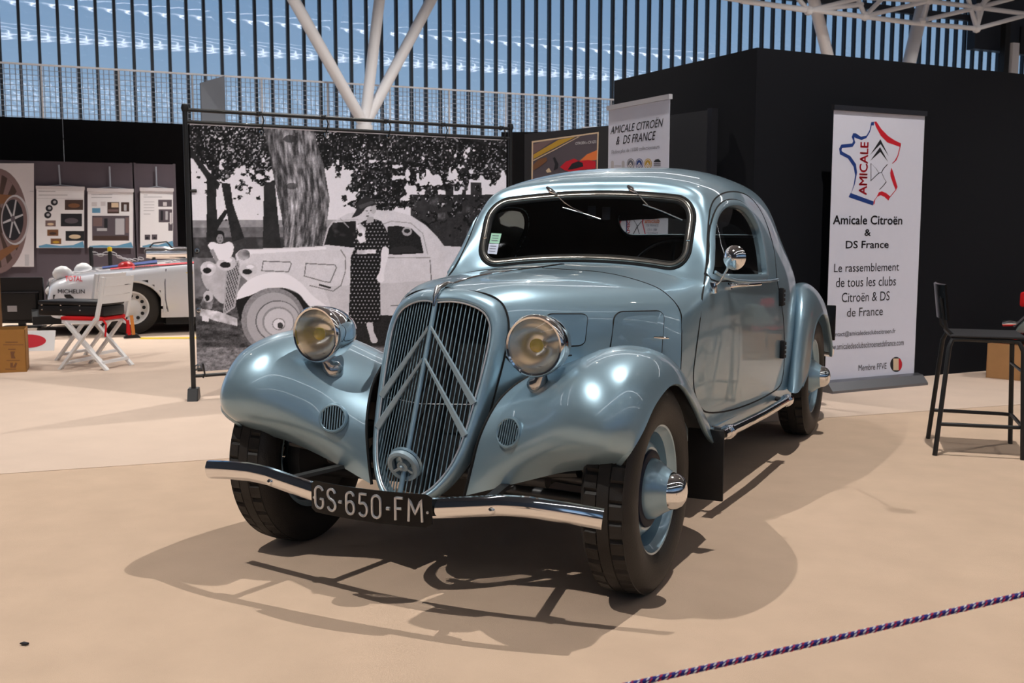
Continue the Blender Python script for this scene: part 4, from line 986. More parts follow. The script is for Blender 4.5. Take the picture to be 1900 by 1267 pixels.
b1.poly(Yl([(340, 733), (528, 802), (522, 835), (325, 767)]), 'ink_blue', name='map_ribbon')
b1.poly(Yl([(532, 157), (550, 155), (590, 215), (645, 272), (700, 308), (750, 332), (745, 362), (640, 325), (585, 270), (545, 195)]), 'ink_red', name='map_ribbon')
b1.band(Yl([(749, 345), (729, 430), (713, 468), (682, 497)]), Yl([(743, 345), (721, 430), (700, 470), (678, 493)]), 'ink_red', name='map_ribbon')
b1.poly(Yl([(662, 570), (672, 528), (685, 560), (722, 685), (708, 712), (690, 670), (665, 600)]), 'ink_red', name='map_ribbon')
b1.band(Yl([(712, 708), (655, 777)]), Yl([(708, 704), (650, 775)]), 'ink_red', name='map_ribbon')
b1.poly(Yl([(555, 760), (570, 728), (595, 720), (630, 735), (663, 763), (648, 795), (615, 765), (585, 752), (560, 762), (540, 790), (535, 820), (525, 835), (530, 795)]), 'ink_red', name='map_ribbon')
b1.text('AMICALE', *Y1((412, 320)), *Y1((480, 750)), 'ink_red', bold=.02, rot=1)
b1.poly(Yl([(500, 424), (583, 298), (648, 432), (585, 338), (577, 345)]), 'ink_black', name='chevron_mark'); b1.poly(Yl([(500, 474), (580, 362), (645, 482), (582, 402), (574, 408)]), 'ink_black', name='chevron_mark')
for l in ([(503, 492), (545, 535), (568, 570), (500, 635)], [(503, 492), (504, 635)], [(638, 500), (605, 535), (590, 565), (608, 610), (628, 642), (605, 672), (572, 706)], [(568, 570), (592, 566)]):
    b1.band(Yl(l), Yl([(x+5, y+3) for x, y in l]), 'ink_black', name='chevron_mark')
b1.text('Amicale Citroën', 1545.3, 399.5, 1674, 416.6, 'ink_black', bold=.018); b1.text('&', 1603.7, 425.3, 1615.6, 437.7, 'ink_black', bold=.018); b1.text('DS France', 1569, 446.4, 1648.8, 460.6, 'ink_black', bold=.018)
for s_, x0, y0, x1, y1 in (('Le rassemblement', 1547.6, 488.2, 1667.9, 503.6), ('de tous les clubs', 1550.9, 513.9, 1662.1, 531.3), ('Citroën & DS', 1561.6, 541.6, 1650.4, 559), ('de France', 1571.4, 570.3, 1637.9, 586.3),
                          ('contact@amicaledesclubscitroen.fr', 1541, 612.4, 1661, 623.6), ('www.amicaledesclubscitroenetdsfrance.com', 1533, 634, 1676.5, 645), ('Membre FFVE', 1592.8, 675, 1644.7, 686)):
    b1.text(s_, x0, y0, x1, y1, 'ink_black')
b1.ell(1662.7, 676, 11.2, 14, 'ink_black', name='club_badge'); b1.ell(1667.5, 676, 6, 11, 'ink_red', 2, name='club_badge'); b1.rect(1657, 665, 1667, 687, 'ink_cream', 3, name='club_badge')

# ================================================================== second roll-up behind the car roof
rt2, b2 = rollup('white roll-up banner lettered in slanted capitals behind the car roof', facing(1127, 8.40), facing(1239, 7.72), 2.124, 'ink_pale')
def Q2(p): return (950+p[0]/3.8, 60+p[1]/3.8)
b2.text('AMICALE CITROËN', 1132.9, 224, 1231, 242, 'ink_black', shear=.28, bold=.006); b2.text('&  DS FRANCE', 1143.4, 248, 1217, 264, 'ink_black', shear=.28, bold=.006); b2.text('Fédère plus de 11000 collectionneurs', 1135, 273.5, 1223.7, 282.5, 'ink_grey', shear=.1)
for x, m_ in ((1170.5, 'ink_grey'), (1186.5, 'ink_blue'), (1202.5, 'ink_gold')):
    b2.ell(x, 304, 7.2, 10, m_, name='emblem'); b2.ell(x, 304, 6.0, 8.4, 'ink_white', 2, name='emblem'); b2.ell(x, 304, 5.2, 7.4, m_, 3, name='emblem')
    for dy in (0, 4.5): b2.poly([(x-4, 308+dy), (x, 301+dy), (x+4, 308+dy), (x+4, 310+dy), (x, 303.5+dy), (x-4, 310+dy)], 'ink_white', 4, name='emblem')
for x in (1136.5, 1156.5): b2.rect(x-2.6, 301, x+2.6, 315, 'ink_pale', name='emblem'); b2.ell(x, 301, 2.4, 3, 'ink_pale', 2, name='emblem')
b2.rect(1140, 307, 1153, 309, 'ink_pale', name='emblem')
b2.poly([(1213, 300), (1216, 296), (1222, 295), (1226, 299), (1226, 301), (1213, 301)], 'ink_black', name='emblem'); b2.rect(1213, 303, 1226, 305, 'ink_grey', name='emblem'); b2.rect(1213, 306.5, 1226, 308, 'ink_grey', name='emblem')
b2.poly([(1136, 418), (1130, 411), (1132, 404), (1140, 402), (1141, 410), (1148, 414), (1143, 419)], 'ink_blue', name='emblem'); b2.poly([(1142, 403), (1149, 404), (1153, 410), (1150, 417), (1146, 411), (1141, 409)], 'ink_red', 2, name='emblem'); b2.text('CLUB DE FRANCE', 1129, 421, 1153, 426, 'ink_grey')
b2.text('AMICALE', 1163.5, 385, 1169.5, 438, 'ink_red', bold=.02, rot=1); b2.band([(1158, 397), (1162, 412), (1161, 440)], [(1160.5, 397), (1164, 412), (1162.5, 440)], 'ink_blue', name='map_ribbon'); b2.band([(1194, 397), (1191, 412), (1198, 440)], [(1197, 397), (1193, 412), (1199.5, 440)], 'ink_red', name='map_ribbon')
for l in ([(1173, 404), (1181, 417), (1187, 438)], [(1190, 410), (1182, 420), (1174, 435)], [(1173, 404), (1178, 398)], [(1190, 404), (1185, 397)]): b2.band(l, [(x+1.3, y+.5) for x, y in l], 'ink_black', name='chevron_mark')
b2.text('amiclub', 1196, 405, 1224, 414, 'ink_orange', bold=.02); b2.text('DE FRANCE', 1200, 416, 1222, 420, 'ink_grey'); b2.text('CX 4 - 1984', 1202, 424, 1219, 428.5, 'ink_grey'); b2.text('DS DE FRANCE', 1202, 431, 1221, 435.5, 'ink_grey')

# ================================================================== framed poster with a red car
pA, pB = facing(986, 10.0), facing(1126, 9.3); pu = (pB-pA)/np.linalg.norm(pB-pA)
ps = thing('poster_stand', 'black standing board with a framed poster of a red car above the car roof', 'poster', (*((pA+pB)/2), 0))
obj('board', vbox('', pA-pu*.1, pB+pu*.02, (424-243)/FPX*9.6+1.171, .04, ''), 'panel_dark', ps); obj('board_foot', prism([(0, 0), (.9, 0), (.9, .02), (0, .02)], .3, (pA[0]+.05, pA[1]-.1, 0), (pu[0], pu[1], 0)), 'panel_dark', ps)
b3 = Board((pA[0]-pu[1]*-.002, pA[1]-pu[0]*.002, 0), (pu[0], pu[1], 0), parent=ps)
def q3(p): return (950+p[0]/3.8, 60+p[1]/3.8)
def l3(l): return [q3(p) for p in l]
b3.poly(l3([(140, 768), (612, 702), (600, 1150), (136, 1150)]), 'ink_cream', 1); b3.poly(l3([(150, 778), (603, 713), (592, 1140), (146, 1140)]), 'ink_slate', 2)
b3.poly(l3([(150, 790), (240, 765), (300, 760), (150, 860)]), 'ink_mauve', 3); b3.poly(l3([(152, 862), (330, 757), (450, 736), (300, 815), (152, 893)]), 'ink_gold', 3); b3.band(l3([(152, 900), (300, 825), (470, 735)]), l3([(152, 908), (300, 832), (480, 735)]), 'ink_cream', 4)
b3.poly(l3([(480, 905), (530, 860), (602, 830), (598, 900), (540, 905)]), 'ink_orange', 3); b3.poly(l3([(340, 950), (380, 912), (440, 890), (470, 905), (540, 900), (592, 910), (590, 960), (480, 970), (420, 985), (372, 972)]), 'ink_red', 4); b3.poly(l3([(425, 925), (470, 908), (500, 920), (505, 945), (430, 965), (395, 968)]), 'ink_black', 5)
b3.poly(l3([(150, 935), (190, 895), (245, 880), (250, 905), (200, 945), (150, 975)]), 'ink_brown', 4); b3.poly(l3([(290, 885), (305, 880), (330, 930), (325, 960), (295, 975), (305, 930)]), 'ink_black', 4); b3.poly(l3([(240, 975), (262, 955), (280, 985), (250, 990)]), 'ink_cream', 4)
b3.text('CITROËN » CX GTI', *q3((450, 764)), *q3((595, 787)), 'ink_white', 6)

# ================================================================== bar stool
def stool():
    f3, f4, f1, f2_ = (pl(x, y, 2, 0)[:2] for x, y in ((1868, 824), (1898, 852), (1722, 813), (1748, 846)))
    c = (f1+f2_+f3+f4)/4; fw = ((f3+f4)-(f1+f2_)); a = math.atan2(fw[1], fw[0])
    t = thing('bar_stool', 'black metal bar stool with low backrest near the right edge', 'stool', (c[0], c[1], 0), a)
    r = .0125; sh = .615
    def lp(name, vf, m, sm=True): return obj(name, vf, m, t, world=False, smooth=sm)
    for s in (1, -1):
        lp('leg', tube([(-.215, s*.235, 0), (-.165, s*.190, sh-.05), (-.150, s*.178, sh-.012), (-.10, s*.172, sh-.008), (.0, s*.170, sh-.010)], r, 10), 'frame_black')
        lp('leg', tube([(.205, s*.215, 0), (.185, s*.190, sh-.06), (.165, s*.178, sh-.016), (.11, s*.172, sh-.010), (0, s*.170, sh-.010)], r, 10), 'frame_black')
        lp('back_post', tube([(-.08, s*.150, sh-.006), (-.14, s*.152, sh+.004), (-.178, s*.154, sh+.04), (-.192, s*.154, sh+.10), (-.212, s*.150, sh+.20)], .009, 10), 'frame_black')
    lp('seat', rbox((-.165, -.19, sh), (.20, .19, sh+.014), .006), 'panel_dark', False)
    k = 12; v = []
    for i in range(k+1):
        y = -.195+.39*i/k; xo = -.235+.035*(y/.195)**2*1.0
        for dx, z in ((0, sh+.09), (-.022, sh+.27), (-.012, sh+.275), (.012, sh+.09)): v.append((xo+dx+.02, y, z))
    f = [(i*4+a_, i*4+(a_+1) % 4, i*4+4+(a_+1) % 4, i*4+4+a_) for i in range(k) for a_ in range(4)]+[(0, 1, 2, 3), tuple(k*4+3-i for i in range(4))]
    lp('backrest', (v, f), 'plate_black')
    z = .165; P4 = [(-.197, .222, z), (.199, .205, z), (.199, -.205, z), (-.197, -.222, z)]
    lp('footrest', tube([P4[0], (.16, .207, z), (.192, .198, z), (.201, .17, z), (.201, -.17, z), (.192, -.198, z), (.16, -.207, z), P4[3]], .010, 10), 'frame_black')
    lp('rear_brace', tube([(.186, .19, .45), (.186, -.19, .45)], .008, 8), 'frame_black')
stool()

# ================================================================== things at the right edge
def crate(name, label, cat, a, b, depth, h, m, group=None, flaps=False):
    a, b = np.array(a), np.array(b); u = (b-a)/np.linalg.norm(b-a); n = np.array([-u[1], u[0]]); L = np.linalg.norm(b-a)
    t = thing(name, label, cat, (*((a+b)/2+n*depth/2), 0), math.atan2(u[1], u[0]), group)
    wl, d2 = L/2, depth/2; th = .006
    for nm, bx_ in (('front_panel', ((-wl, -d2, 0), (wl, -d2+th, h))), ('back_panel', ((-wl, d2-th, 0), (wl, d2, h))), ('side_panel', ((-wl, -d2, 0), (-wl+th, d2, h))), ('side_panel', ((wl-th, -d2, 0), (wl, d2, h))), ('base_panel', ((-wl, -d2, 0), (wl, d2, th)))): obj(nm, box(*bx_), m, t, world=False)
    if flaps:
        obj('flap', ([(-wl, -d2, h), (wl, -d2, h), (wl, d2*.2, h-.02), (-wl, d2*.2, h-.02)], [(0, 1, 2, 3)]), m, t, world=False)
    else: obj('lid', box((-wl, -d2, h), (wl, d2, h+th)), m, t, world=False); obj('tape', box((-wl, -.025, h+th), (wl, .025, h+th+.001)), 'ink_brown', t, world=False)
    return t
ga, gb = pl(1829, 701, 2, 0)[:2], pl(1869, 705, 2, 0)[:2]; uu = (gb-ga)/np.linalg.norm(gb-ga)
crate('cardboard_box', 'brown cardboard box on the carpet behind the bar stool', 'box', ga-uu*0.0, gb+uu*.1, .35, .27, 'cardboard_tan', 'boxes at the right')
gc = pl(1872, 704, 2, 0)[:2]+uu*.13
crate('cardboard_box', 'brown cardboard box under the red cloth at the right edge', 'box', gc, gc+uu*.45, .35, .30, 'cardboard_tan', 'boxes at the right')
c0 = gc-uu*.34+np.array([-uu[1], uu[0]])*.1
rc = thing('red_cloth', 'crumpled red cloth spread over the cardboard box at the right edge', 'cloth', (c0[0], c0[1], .315))
cl_ = np.array([[(i*.11+.03*math.sin(j*2.1), j*.075-.12, .335+.014*math.sin(i*2.3+j)) for j in range(5)] for i in range(7)])
gcl = net(cl_, 4, 4); gcl = np.stack([c0[0]+gcl[..., 0]*uu[0]-gcl[..., 1]*uu[1], c0[1]+gcl[..., 0]*uu[1]+gcl[..., 1]*uu[0], gcl[..., 2]], -1)
obj('cloth', thick(gridvf(gcl), .006), 'red_cloth', rc, smooth=True)
obj('strap', tube([tuple(gcl[2, 3]+np.array([0, 0, .01])), tuple(gcl[6, 6]+np.array([0, 0, .012]))], .008, 8), 'frame_black', rc)
tc0 = c0+uu*.20
toy = thing('pedal_car', 'small sage green toy car with chrome bumper and red lid at the right edge', 'toy car', (tc0[0], tc0[1], .362), math.atan2(uu[1], uu[0]))
obj('toy_body', bevel(prism([(0, 0), (.55, 0), (.55, .30), (.22, .24), (.13, .19), (.02, .05)], -.30, (0, -.02, 0), (1, 0, 0)), .015, 2), 'sage', toy, world=False, smooth=True)
obj('toy_trim', beam((.0, -.024, .05), (.14, -.024, .20), .014, .02, (0, 1, 0)), 'alu', toy, world=False)
obj('toy_bumper', xf(tube([(-.10, -.02, .07), (-.085, -.02, .07), (-.03, -.02, .075), (.02, -.02, .075)], [.012, .026, .026, .016], 14), T(0, 0, 0)), 'chrome', toy, world=False, smooth=True)
obj('toy_lid', rbox((.0, .05, .20), (.26, .30, .32), .02), 'red_cloth', toy, world=False, smooth=True)

# ================================================================== barrier rope in the foreground
ra, rb = Vector(pl(1100, 1267, 2, .45)), Vector(pl(1900, 1085, 2, .58)); rd = rb-ra
pts = []
for t in np.linspace(-1.3, 2.0, 120):
    p = ra+rd*t; p.z -= .018*(1-((t-.5)/1.65)**2) if abs(t-.5) < 1.65 else 0; pts.append(p)
rope = thing('barrier_rope', 'blue braided barrier rope with red and white flecks in the foreground', 'rope', (*pts[60][:2], 0))
obj('cord', tube(pts, .0046, 10), 'rope_blue', rope, smooth=True)
def flecks(ph, m, nm):
    parts = []
    for i in range(0, 700):
        t = i/700*(len(pts)-1); k = int(t); p = pts[k].lerp(pts[min(k+1, len(pts)-1)], t-k); d = (pts[min(k+1, len(pts)-1)]-pts[k]).normalized()
        s = d.cross(Vector((0, 0, 1))).normalized(); u = s.cross(d); a = i*1.37+ph; q = p+(s*math.cos(a)+u*math.sin(a))*.0040
        tt = (d+(-s*math.sin(a)+u*math.cos(a))*.6).normalized(); parts.append(tube([q-tt*.004, q, q+tt*.004], [.0006, .0016, .0006], 5))
    return tag(obj(nm, join(*parts), m, rope), kind='stuff')
flecks(0, 'rope_red', 'red_fleck'); flecks(2.1, 'rope_white', 'white_fleck')
for p, lb in ((pts[0], 'black rope post beside the camera outside the frame'), (pts[-1], 'black rope post right of the bar stool outside the frame')):
    t = thing('rope_post', lb, 'post', (p.x, p.y, 0), 0, 'rope posts'); obj('post', tube([(p.x, p.y, .02), (p.x, p.y, p.z+.06)], .02, 14), 'frame_black', t, smooth=True); obj('post_base', xf(lathe([(0, .025), (.10, .02), (.14, .008), (.14, 0), (0, 0)], 28, 'z'), T(p.x, p.y, .0)), 'frame_black', t, smooth=True)
sc = pl(45, 1195, 2, .003); tag(obj('paper_scrap', bevel(([(sc[0]-.012, sc[1]-.006, .003), (sc[0]+.010, sc[1]-.004, .003), (sc[0]+.016, sc[1]+.004, .003), (sc[0]-.008, sc[1]+.006, .003), (sc[0]-.012, sc[1]-.006, .007), (sc[0]+.010, sc[1]-.004, .007), (sc[0]+.016, sc[1]+.004, .010), (sc[0]-.008, sc[1]+.006, .008)], [(0, 3, 2, 1), (4, 5, 6, 7), (0, 1, 5, 4), (1, 2, 6, 5), (2, 3, 7, 6), (3, 0, 4, 7)]), .001, 1), 'ink_black'), 'tiny black scrap lying on the tan carpet at lower left', 'scrap')
# ================================================================== left background: posters on the grey panels
GP = lefline(17.15)
def pboard(label, x0, y0, x1, y1, hang=None, cat='poster', group='hanging posters', m='ink_white'):
    O = onwall(x0, y1, GP, EH); t = thing('hanging_poster' if hang else 'fan_poster', label, cat, (O[0], O[1], O[2]), 0, group)
    b = Board((O[0], O[1], O[2]), (EH[0], EH[1], 0), parent=t)
    b.rect(x0, y0, x1, y1, m, 0, 'sheet')
    if hang:
        xm = (x0+x1)/2; P_ = lambda x, y, o=.01: tuple(b.at(*b.uv(x, y), o))
        obj('hanging_cord', tube([P_(hang[0], hang[1]), P_(xm, y0-4)], .012, 6), 'wire', t); obj('hanging_wire', tube([P_(x0+8, y0), P_(xm, y0-4), P_(x1-8, y0)], .006, 6), 'wire', t)
        obj('top_batten', beam(P_(x0-1, y0+1), P_(x1+1, y0+2.5), .03, .05), 'ink_light', t); 
    return b
def zp(l): return [(x/5.588, 280+y/5.588) for x, y in l]
def pr(b, x0, y0, x1, y1, m, layer=1): (a, c), (d, e) = zp([(x0, y0), (x1, y1)]); b.rect(a, c, d, e, m, layer)
A = pboard('white hanging poster with three round dark pictures in a column', 67.5, 347, 156, 460, (109, 306))
for k, w_ in enumerate((175, 300)): pr(A, 400, 415+k*38, 400+w_, 424+k*38, 'ink_pale')
pr(A, 380, 490, 860, 493, 'ink_pale'); pr(A, 380, 408, 860, 411, 'ink_pale')
for x, y in ((563, 532), (510, 595), (495, 665)): (c,) = zp([(x, y)]); A.ell(*c, 6.6, 6.2, 'ink_black', 1); A.ell(c[0]+.6, c[1]-.4, 3.0, 2.6, 'ink_pale', 2)
for x0, y0, x1, y1, m_, m2_ in ((672, 505, 862, 612, 'ink_darkbrown', 'ink_brown'), (630, 650, 850, 782, 'ink_black', 'ink_slate'), (680, 830, 872, 932, 'ink_black', 'ink_cream'), (470, 720, 578, 782, 'ink_mauve', 'ink_cream'), (490, 815, 605, 880, 'ink_brown', 'ink_darkbrown'), (525, 908, 635, 966, 'ink_brown', 'ink_gold')):
    pr(A, x0, y0, x1, y1, m_); (c,) = zp([((x0+x1)/2, (y0+y1)/2+8)]); A.ell(c[0], c[1], (x1-x0)/5.588*.32, (y1-y0)/5.588*.22, m2_, 2)
A.poly(zp([(400, 985), (480, 965), (620, 985), (760, 975), (860, 935), (875, 1003), (405, 1003)]), 'ink_sky')
Bq = pboard('white hanging poster with one large grey interior picture', 162.5, 351, 247, 460, (203, 309))
for x0, y0, x1, y1, m_ in ((945, 450, 1165, 458, 'ink_pale'), (945, 478, 1160, 486, 'ink_pale'), (950, 530, 1005, 575, 'ink_light'), (1045, 525, 1095, 570, 'ink_light'), (955, 592, 1040, 642, 'ink_sky'), (1113, 530, 1235, 648, 'ink_darkbrown'), (1255, 532, 1340, 628, 'ink_darkbrown'), (955, 672, 1340, 930, 'ink_slate')): pr(Bq, x0, y0, x1, y1, m_)
for x0, y0, x1, y1, m_ in ((1155, 538, 1228, 585, 'ink_cream'), (1120, 605, 1225, 630, 'ink_mauve'), (1285, 555, 1312, 620, 'ink_pale'), (965, 690, 1060, 780, 'ink_mauve'), (1195, 700, 1290, 868, 'ink_pale'), (1005, 800, 1110, 830, 'ink_pale'), (1080, 700, 1115, 800, 'ink_black'), (1300, 690, 1335, 850, 'ink_mauve'), (965, 880, 1330, 925, 'ink_darkbrown')): pr(Bq, x0, y0, x1, y1, m_, 2)
Bq.poly(zp([(925, 985), (1060, 975), (1200, 985), (1360, 945), (1383, 1003), (930, 1003)]), 'ink_sky')
Cq = pboard('white hanging poster with small grey pictures at its right edge', 260, 350, 321, 459, (289, 309))
for x0, y0, x1, y1, m_ in ((1490, 452, 1530, 460, 'ink_pale'), (1488, 474, 1680, 482, 'ink_pale'), (1490, 525, 1600, 531, 'ink_pale'), (1490, 555, 1600, 561, 'ink_pale'), (1490, 585, 1600, 591, 'ink_pale'), (1490, 615, 1600, 621, 'ink_pale'), (1490, 650, 1560, 658, 'ink_pale'), (1640, 505, 1782, 578, 'ink_slate'), (1645, 605, 1785, 740, 'ink_slate'), (1745, 745, 1790, 828, 'ink_slate'), (1500, 868, 1558, 922, 'ink_slate'), (1573, 866, 1630, 920, 'ink_slate')): pr(Cq, x0, y0, x1, y1, m_)
for x0, y0, x1, y1, m_ in ((1690, 530, 1730, 570, 'ink_light'), (1665, 620, 1690, 720, 'ink_black'), (1715, 625, 1740, 715, 'ink_pale'), (1760, 640, 1780, 760, 'ink_light'), (1512, 890, 1540, 915, 'ink_black'), (1590, 890, 1615, 912, 'ink_black')): pr(Cq, x0, y0, x1, y1, m_, 2)
Cq.poly(zp([(1475, 985), (1560, 965), (1640, 975), (1790, 930), (1800, 998), (1478, 998)]), 'ink_sky')
Fp = pboard('large poster of a brown wind-tunnel fan at the far left edge', -70, 303, 63, 495, None, 'poster', None, 'ink_light')
# fan print: shroud, blades, hub ring, spokes
cx, cy = 8, 401
Fp.ell(-6, 410, 57, 98, 'ink_mauve', 1, n=40); Fp.ell(-8, 410, 50, 88, 'ink_darkbrown', 2, n=40)
for k in range(14):
    a = 2*PI*k/14; c_, s_ = math.cos(a), math.sin(a); c2, s2 = math.cos(a+.22), math.sin(a+.22)
    Fp.poly([(-8+18*c_, 410-30*s_), (-8+50*c_, 410-88*s_), (-8+50*c2, 410-88*s2), (-8+18*c2, 410-30*s2)], 'ink_mauve', 3)
Fp.poly([(-70, 355), (22, 362), (30, 372), (-70, 395)], 'ink_brown', 4); Fp.poly([(-70, 500), (30, 450), (36, 456), (-70, 540)], 'ink_brown', 4); Fp.rect(-70, 495, -10, 540, 'ink_light', 3) if False else None
Fp.ell(28, 408, 26, 46.5, 'ink_pale', 5, n=40); Fp.ell(27, 408, 23.5, 43, 'ink_mauve', 6, n=40); Fp.ell(24, 408, 19.5, 38, 'ink_black', 7, n=40)
for k in range(6):
    a = math.radians(12+60*k); Fp.band([(24-1.6*math.sin(a), 406-2.5*math.cos(a)), (24+19*math.cos(a)-1.3*math.sin(a), 406-37*math.sin(a)-1.6*math.cos(a))], [(24+1.6*math.sin(a), 406+2.5*math.cos(a)), (24+19*math.cos(a)+1.3*math.sin(a), 406-37*math.sin(a)+1.6*math.cos(a))], 'ink_pale', 8)
Fp.ell(24, 406, 4, 6, 'ink_slate', 9); Fp.rect(55, 300+54, 63, 356, 'ink_pale', 3); Fp.rect(46, 472, 54, 493, 'ink_pale', 3)

# ================================================================== white rally car
wp = pl(247, 622, 2, 0)[:2]; WA = thing('rally_car', 'white rally car with red and blue stripes behind the folding chairs', 'car', (wp[0], wp[1], 0))
def wl(u, w, z): p = wp+EH*u+NH*w; return (p[0], p[1], z)     # u to the rear, w across the car away from us
Wst = [  # u, hood height, nose bulge
 (-.84, .47, .30, .16), (-.80, .565, .22, .07), (-.66, .63, .20, .03), (-.38, .68, .20, .0), (0, .715, .19, -.01), (.5, .765, .18, .0), (1.0, .80, .18, .0), (2.2, .84, .18, .0), (3.2, .80, .2, .05)]
rows = []
for u, zt, zb, ins in Wst:
    rows.append([wl(u, ins+.04, zb), wl(u, ins, zb+(zt-zb)*.35), wl(u, ins+.005, zb+(zt-zb)*.72), wl(u, ins+.05, zt-.03), wl(u, ins+.14, zt), wl(u, ins+.45, zt+.025), wl(u, .86, zt+.03)])
wg = net(rows, 8, 6); wgm = wg[:, ::-1].copy()
axis_w = .86
def mirw(g):
    out = g.copy(); q = (g[..., :2]-wp); uu_ = q@EH; ww_ = q@NH; p = wp+uu_[..., None]*EH+(2*axis_w-ww_)[..., None]*NH; out[..., :2] = p; return out
wfull = np.concatenate([wg, mirw(wgm)[:, 1:]], 1)
cen = (wfull[:-1, :-1]+wfull[1:, 1:])/2; cu_ = (cen[..., :2]-wp)@EH; arch = (cu_**2+(cen[..., 2]-.30)**2 < .34**2) & (cen[..., 2] < .60) & ((cen[..., :2]-wp)@NH < .3)
vv, fq = gridvf(wfull); Vn = wfull.shape[1]; keep = [q for q in fq if not arch[q[0]//Vn, q[0] % Vn]]
wb = obj('bodywork', (vv, keep), 'white_car', WA, smooth=True, angle=60); w_bvh = BVHTree.FromPolygons([Vector(p) for p in vv], fq)
obj('wheel_arch', tube([wl(.345*math.cos(a), .012, .30+.30*math.sin(a)) for a in np.linspace(-.2, PI+.2, 24)], .018, 8), 'white_car', WA, smooth=True)
obj('arch_liner', join(prism([(-.42, .1), (.42, .1), (.42, .60), (-.42, .60)], -.05, wl(0, .28, 0), (EH[0], EH[1], 0))), 'under_black', WA)
wt = obj('tyre', xf(lathe([(.17, -.09), (.22, -.105), (.27, -.10), (.295, -.08), (.30, 0), (.295, .08), (.27, .10), (.22, .105), (.17, .09)], 40, 'y'), T(*wl(0, .13, .30)) @ RZ(math.atan2(EH[1], EH[0]))), 'rubber', WA, smooth=True)
obj('wheel_rim', xf(lathe([(.185, -.10), (.17, -.095), (.16, -.05), (.10, -.045), (.06, -.075), (0, -.08)], 36, 'y'), T(*wl(0, .13, .30)) @ RZ(math.atan2(EH[1], EH[0]))), 'white_plastic', wt, smooth=True)
for k in range(12):
    a = 2*PI*k/12; obj('rim_slot', xf(disc((.13*math.cos(a), -.062, .13*math.sin(a)), .020, 12), T(*wl(0, .13, .30)) @ RZ(math.atan2(EH[1], EH[0]))), 'under_black', wt)
obj('sill', prism([(.36, .10), (3.0, .10), (3.0, .22), (.36, .22)], -.2, wl(0, .06, 0), (EH[0], EH[1], 0)), 'under_black', WA); obj('floor_pan', prism([(-1.0, .13), (3.1, .13), (3.1, .22), (-1.0, .22)], -1.2, wl(0, .25, 0), (EH[0], EH[1], 0)), 'under_black', WA)
def wcastp(px, py, off=.010): h = cast(w_bvh, px, py, off); return h[0] if h else None
def wband(a, b, m, nm='stripe'):
    A_, B_ = [wcastp(*p) for p in a], [wcastp(*p) for p in b]; ok = [i for i in range(len(a)) if A_[i] and B_[i]]; n = len(ok)
    if n > 1: obj(nm, ([tuple(A_[i]) for i in ok]+[tuple(B_[i]) for i in ok], [(i, i+1, n+i+1, n+i) for i in range(n-1)]), m, WA)
def lin(p, q, n=14): return [(p[0]+(q[0]-p[0])*k/n, p[1]+(q[1]-p[1])*k/n) for k in range(n+1)]
wband(lin((190, 496), (368, 474)), lin((190, 499), (368, 481)), 'ink_blue'); wband(lin((205, 499), (368, 486)), lin((205, 501), (368, 489)), 'ink_red')
wband(lin((345, 488), (358, 487), 4), lin((345, 507), (358, 507), 4), 'yellow', 'door_plate')
def wtext(s_, x0, y0, x1, y1, m, slope=0.0, bold=.015):
    v, f = textvf(s_, 0, bold); a = (v-v.min(0))/(v.max(0)-v.min(0)); P_ = [wcastp(x0+(x1-x0)*x, y1-(y1-y0)*y-slope*x, .014) for x, y in a]
    if all(P_): obj('lettering', ([tuple(p) for p in P_], f), m, WA, fix=False)
wtext('TOTAL', 121.5, 514, 153.5, 523, 'ink_red'); wtext('MICHELIN', 108, 537, 157.5, 544.5, 'ink_black'); wtext('JEAN PAUL LUC', 251, 495.5, 295, 500.5, 'ink_black', 2)
for x, m_ in ((242, 'ink_blue'), (247, 'ink_red')): wband(lin((x, 496), (x+2.6, 496), 2), lin((x, 501), (x+2.6, 501), 2), m_, 'flag_mark')
obj('door_gap', tube([p for p in (wcastp(x, y, .002) for x, y in ((313, 488), (308, 500), (306, 525), (307, 555), (312, 578))) if p], .006, 6), 'ink_grey', WA)
obj('grille_opening', ([tuple(wcastp(x, y, .005) or (0, 0, 0)) for x, y in ((99, 547), (130, 546), (137, 552), (138, 558), (99, 562))], [(0, 1, 2, 3, 4)]), 'under_black', WA) if all(wcastp(x, y) for x, y in ((99, 547), (130, 546), (137, 552), (138, 558), (99, 562))) else None
for (x, y, r_, wofs) in ((114, 508, .088, .30), (153, 501, .085, .95), (100, 540, .07, .35)):
    d = ray(x, y); q = wl(-1.0, wofs, 0); 
    c = onwall(x, y, wp+NH*wofs, EH)
    obj('lamp_cover', xf(lathe([(0, -.09), (.35, -.085), (.75, -.055), (1.0, 0), (.92, .05), (.5, .10), (0, .11)], 28, 'y'), T(*c) @ RZ(math.atan2(EH[1], EH[0])-1.2) @ Matrix.Diagonal((r_, 1.0, r_, 1))), 'white_plastic', WA, smooth=True)
# windscreen and cabin
cab = [[wl(1.05, .10, .80), wl(1.0, .45, .83), wl(.98, .86, .835)], [wl(1.45, .17, 1.08), wl(1.38, .45, 1.12), wl(1.35, .86, 1.13)], [wl(1.75, .22, 1.20), wl(1.7, .45, 1.235), wl(1.68, .86, 1.245)]]
cg = net(cab, 5, 5); cg2 = np.concatenate([cg, mirw(cg[:, ::-1])[:, 1:]], 1); obj('windscreen', gridvf(cg2), 'navy', WA, smooth=True)
cr = net([[wl(1.75, .22, 1.20), wl(1.7, .45, 1.235), wl(1.68, .86, 1.245)], [wl(2.3, .25, 1.22), wl(2.3, .45, 1.27), wl(2.3, .86, 1.28)], [wl(3.1, .2, .95), wl(3.1, .45, .98), wl(3.1, .86, .99)]], 5, 5); cr2 = np.concatenate([cr, mirw(cr[:, ::-1])[:, 1:]], 1); obj('roof', gridvf(cr2), 'white_car', WA, smooth=True)
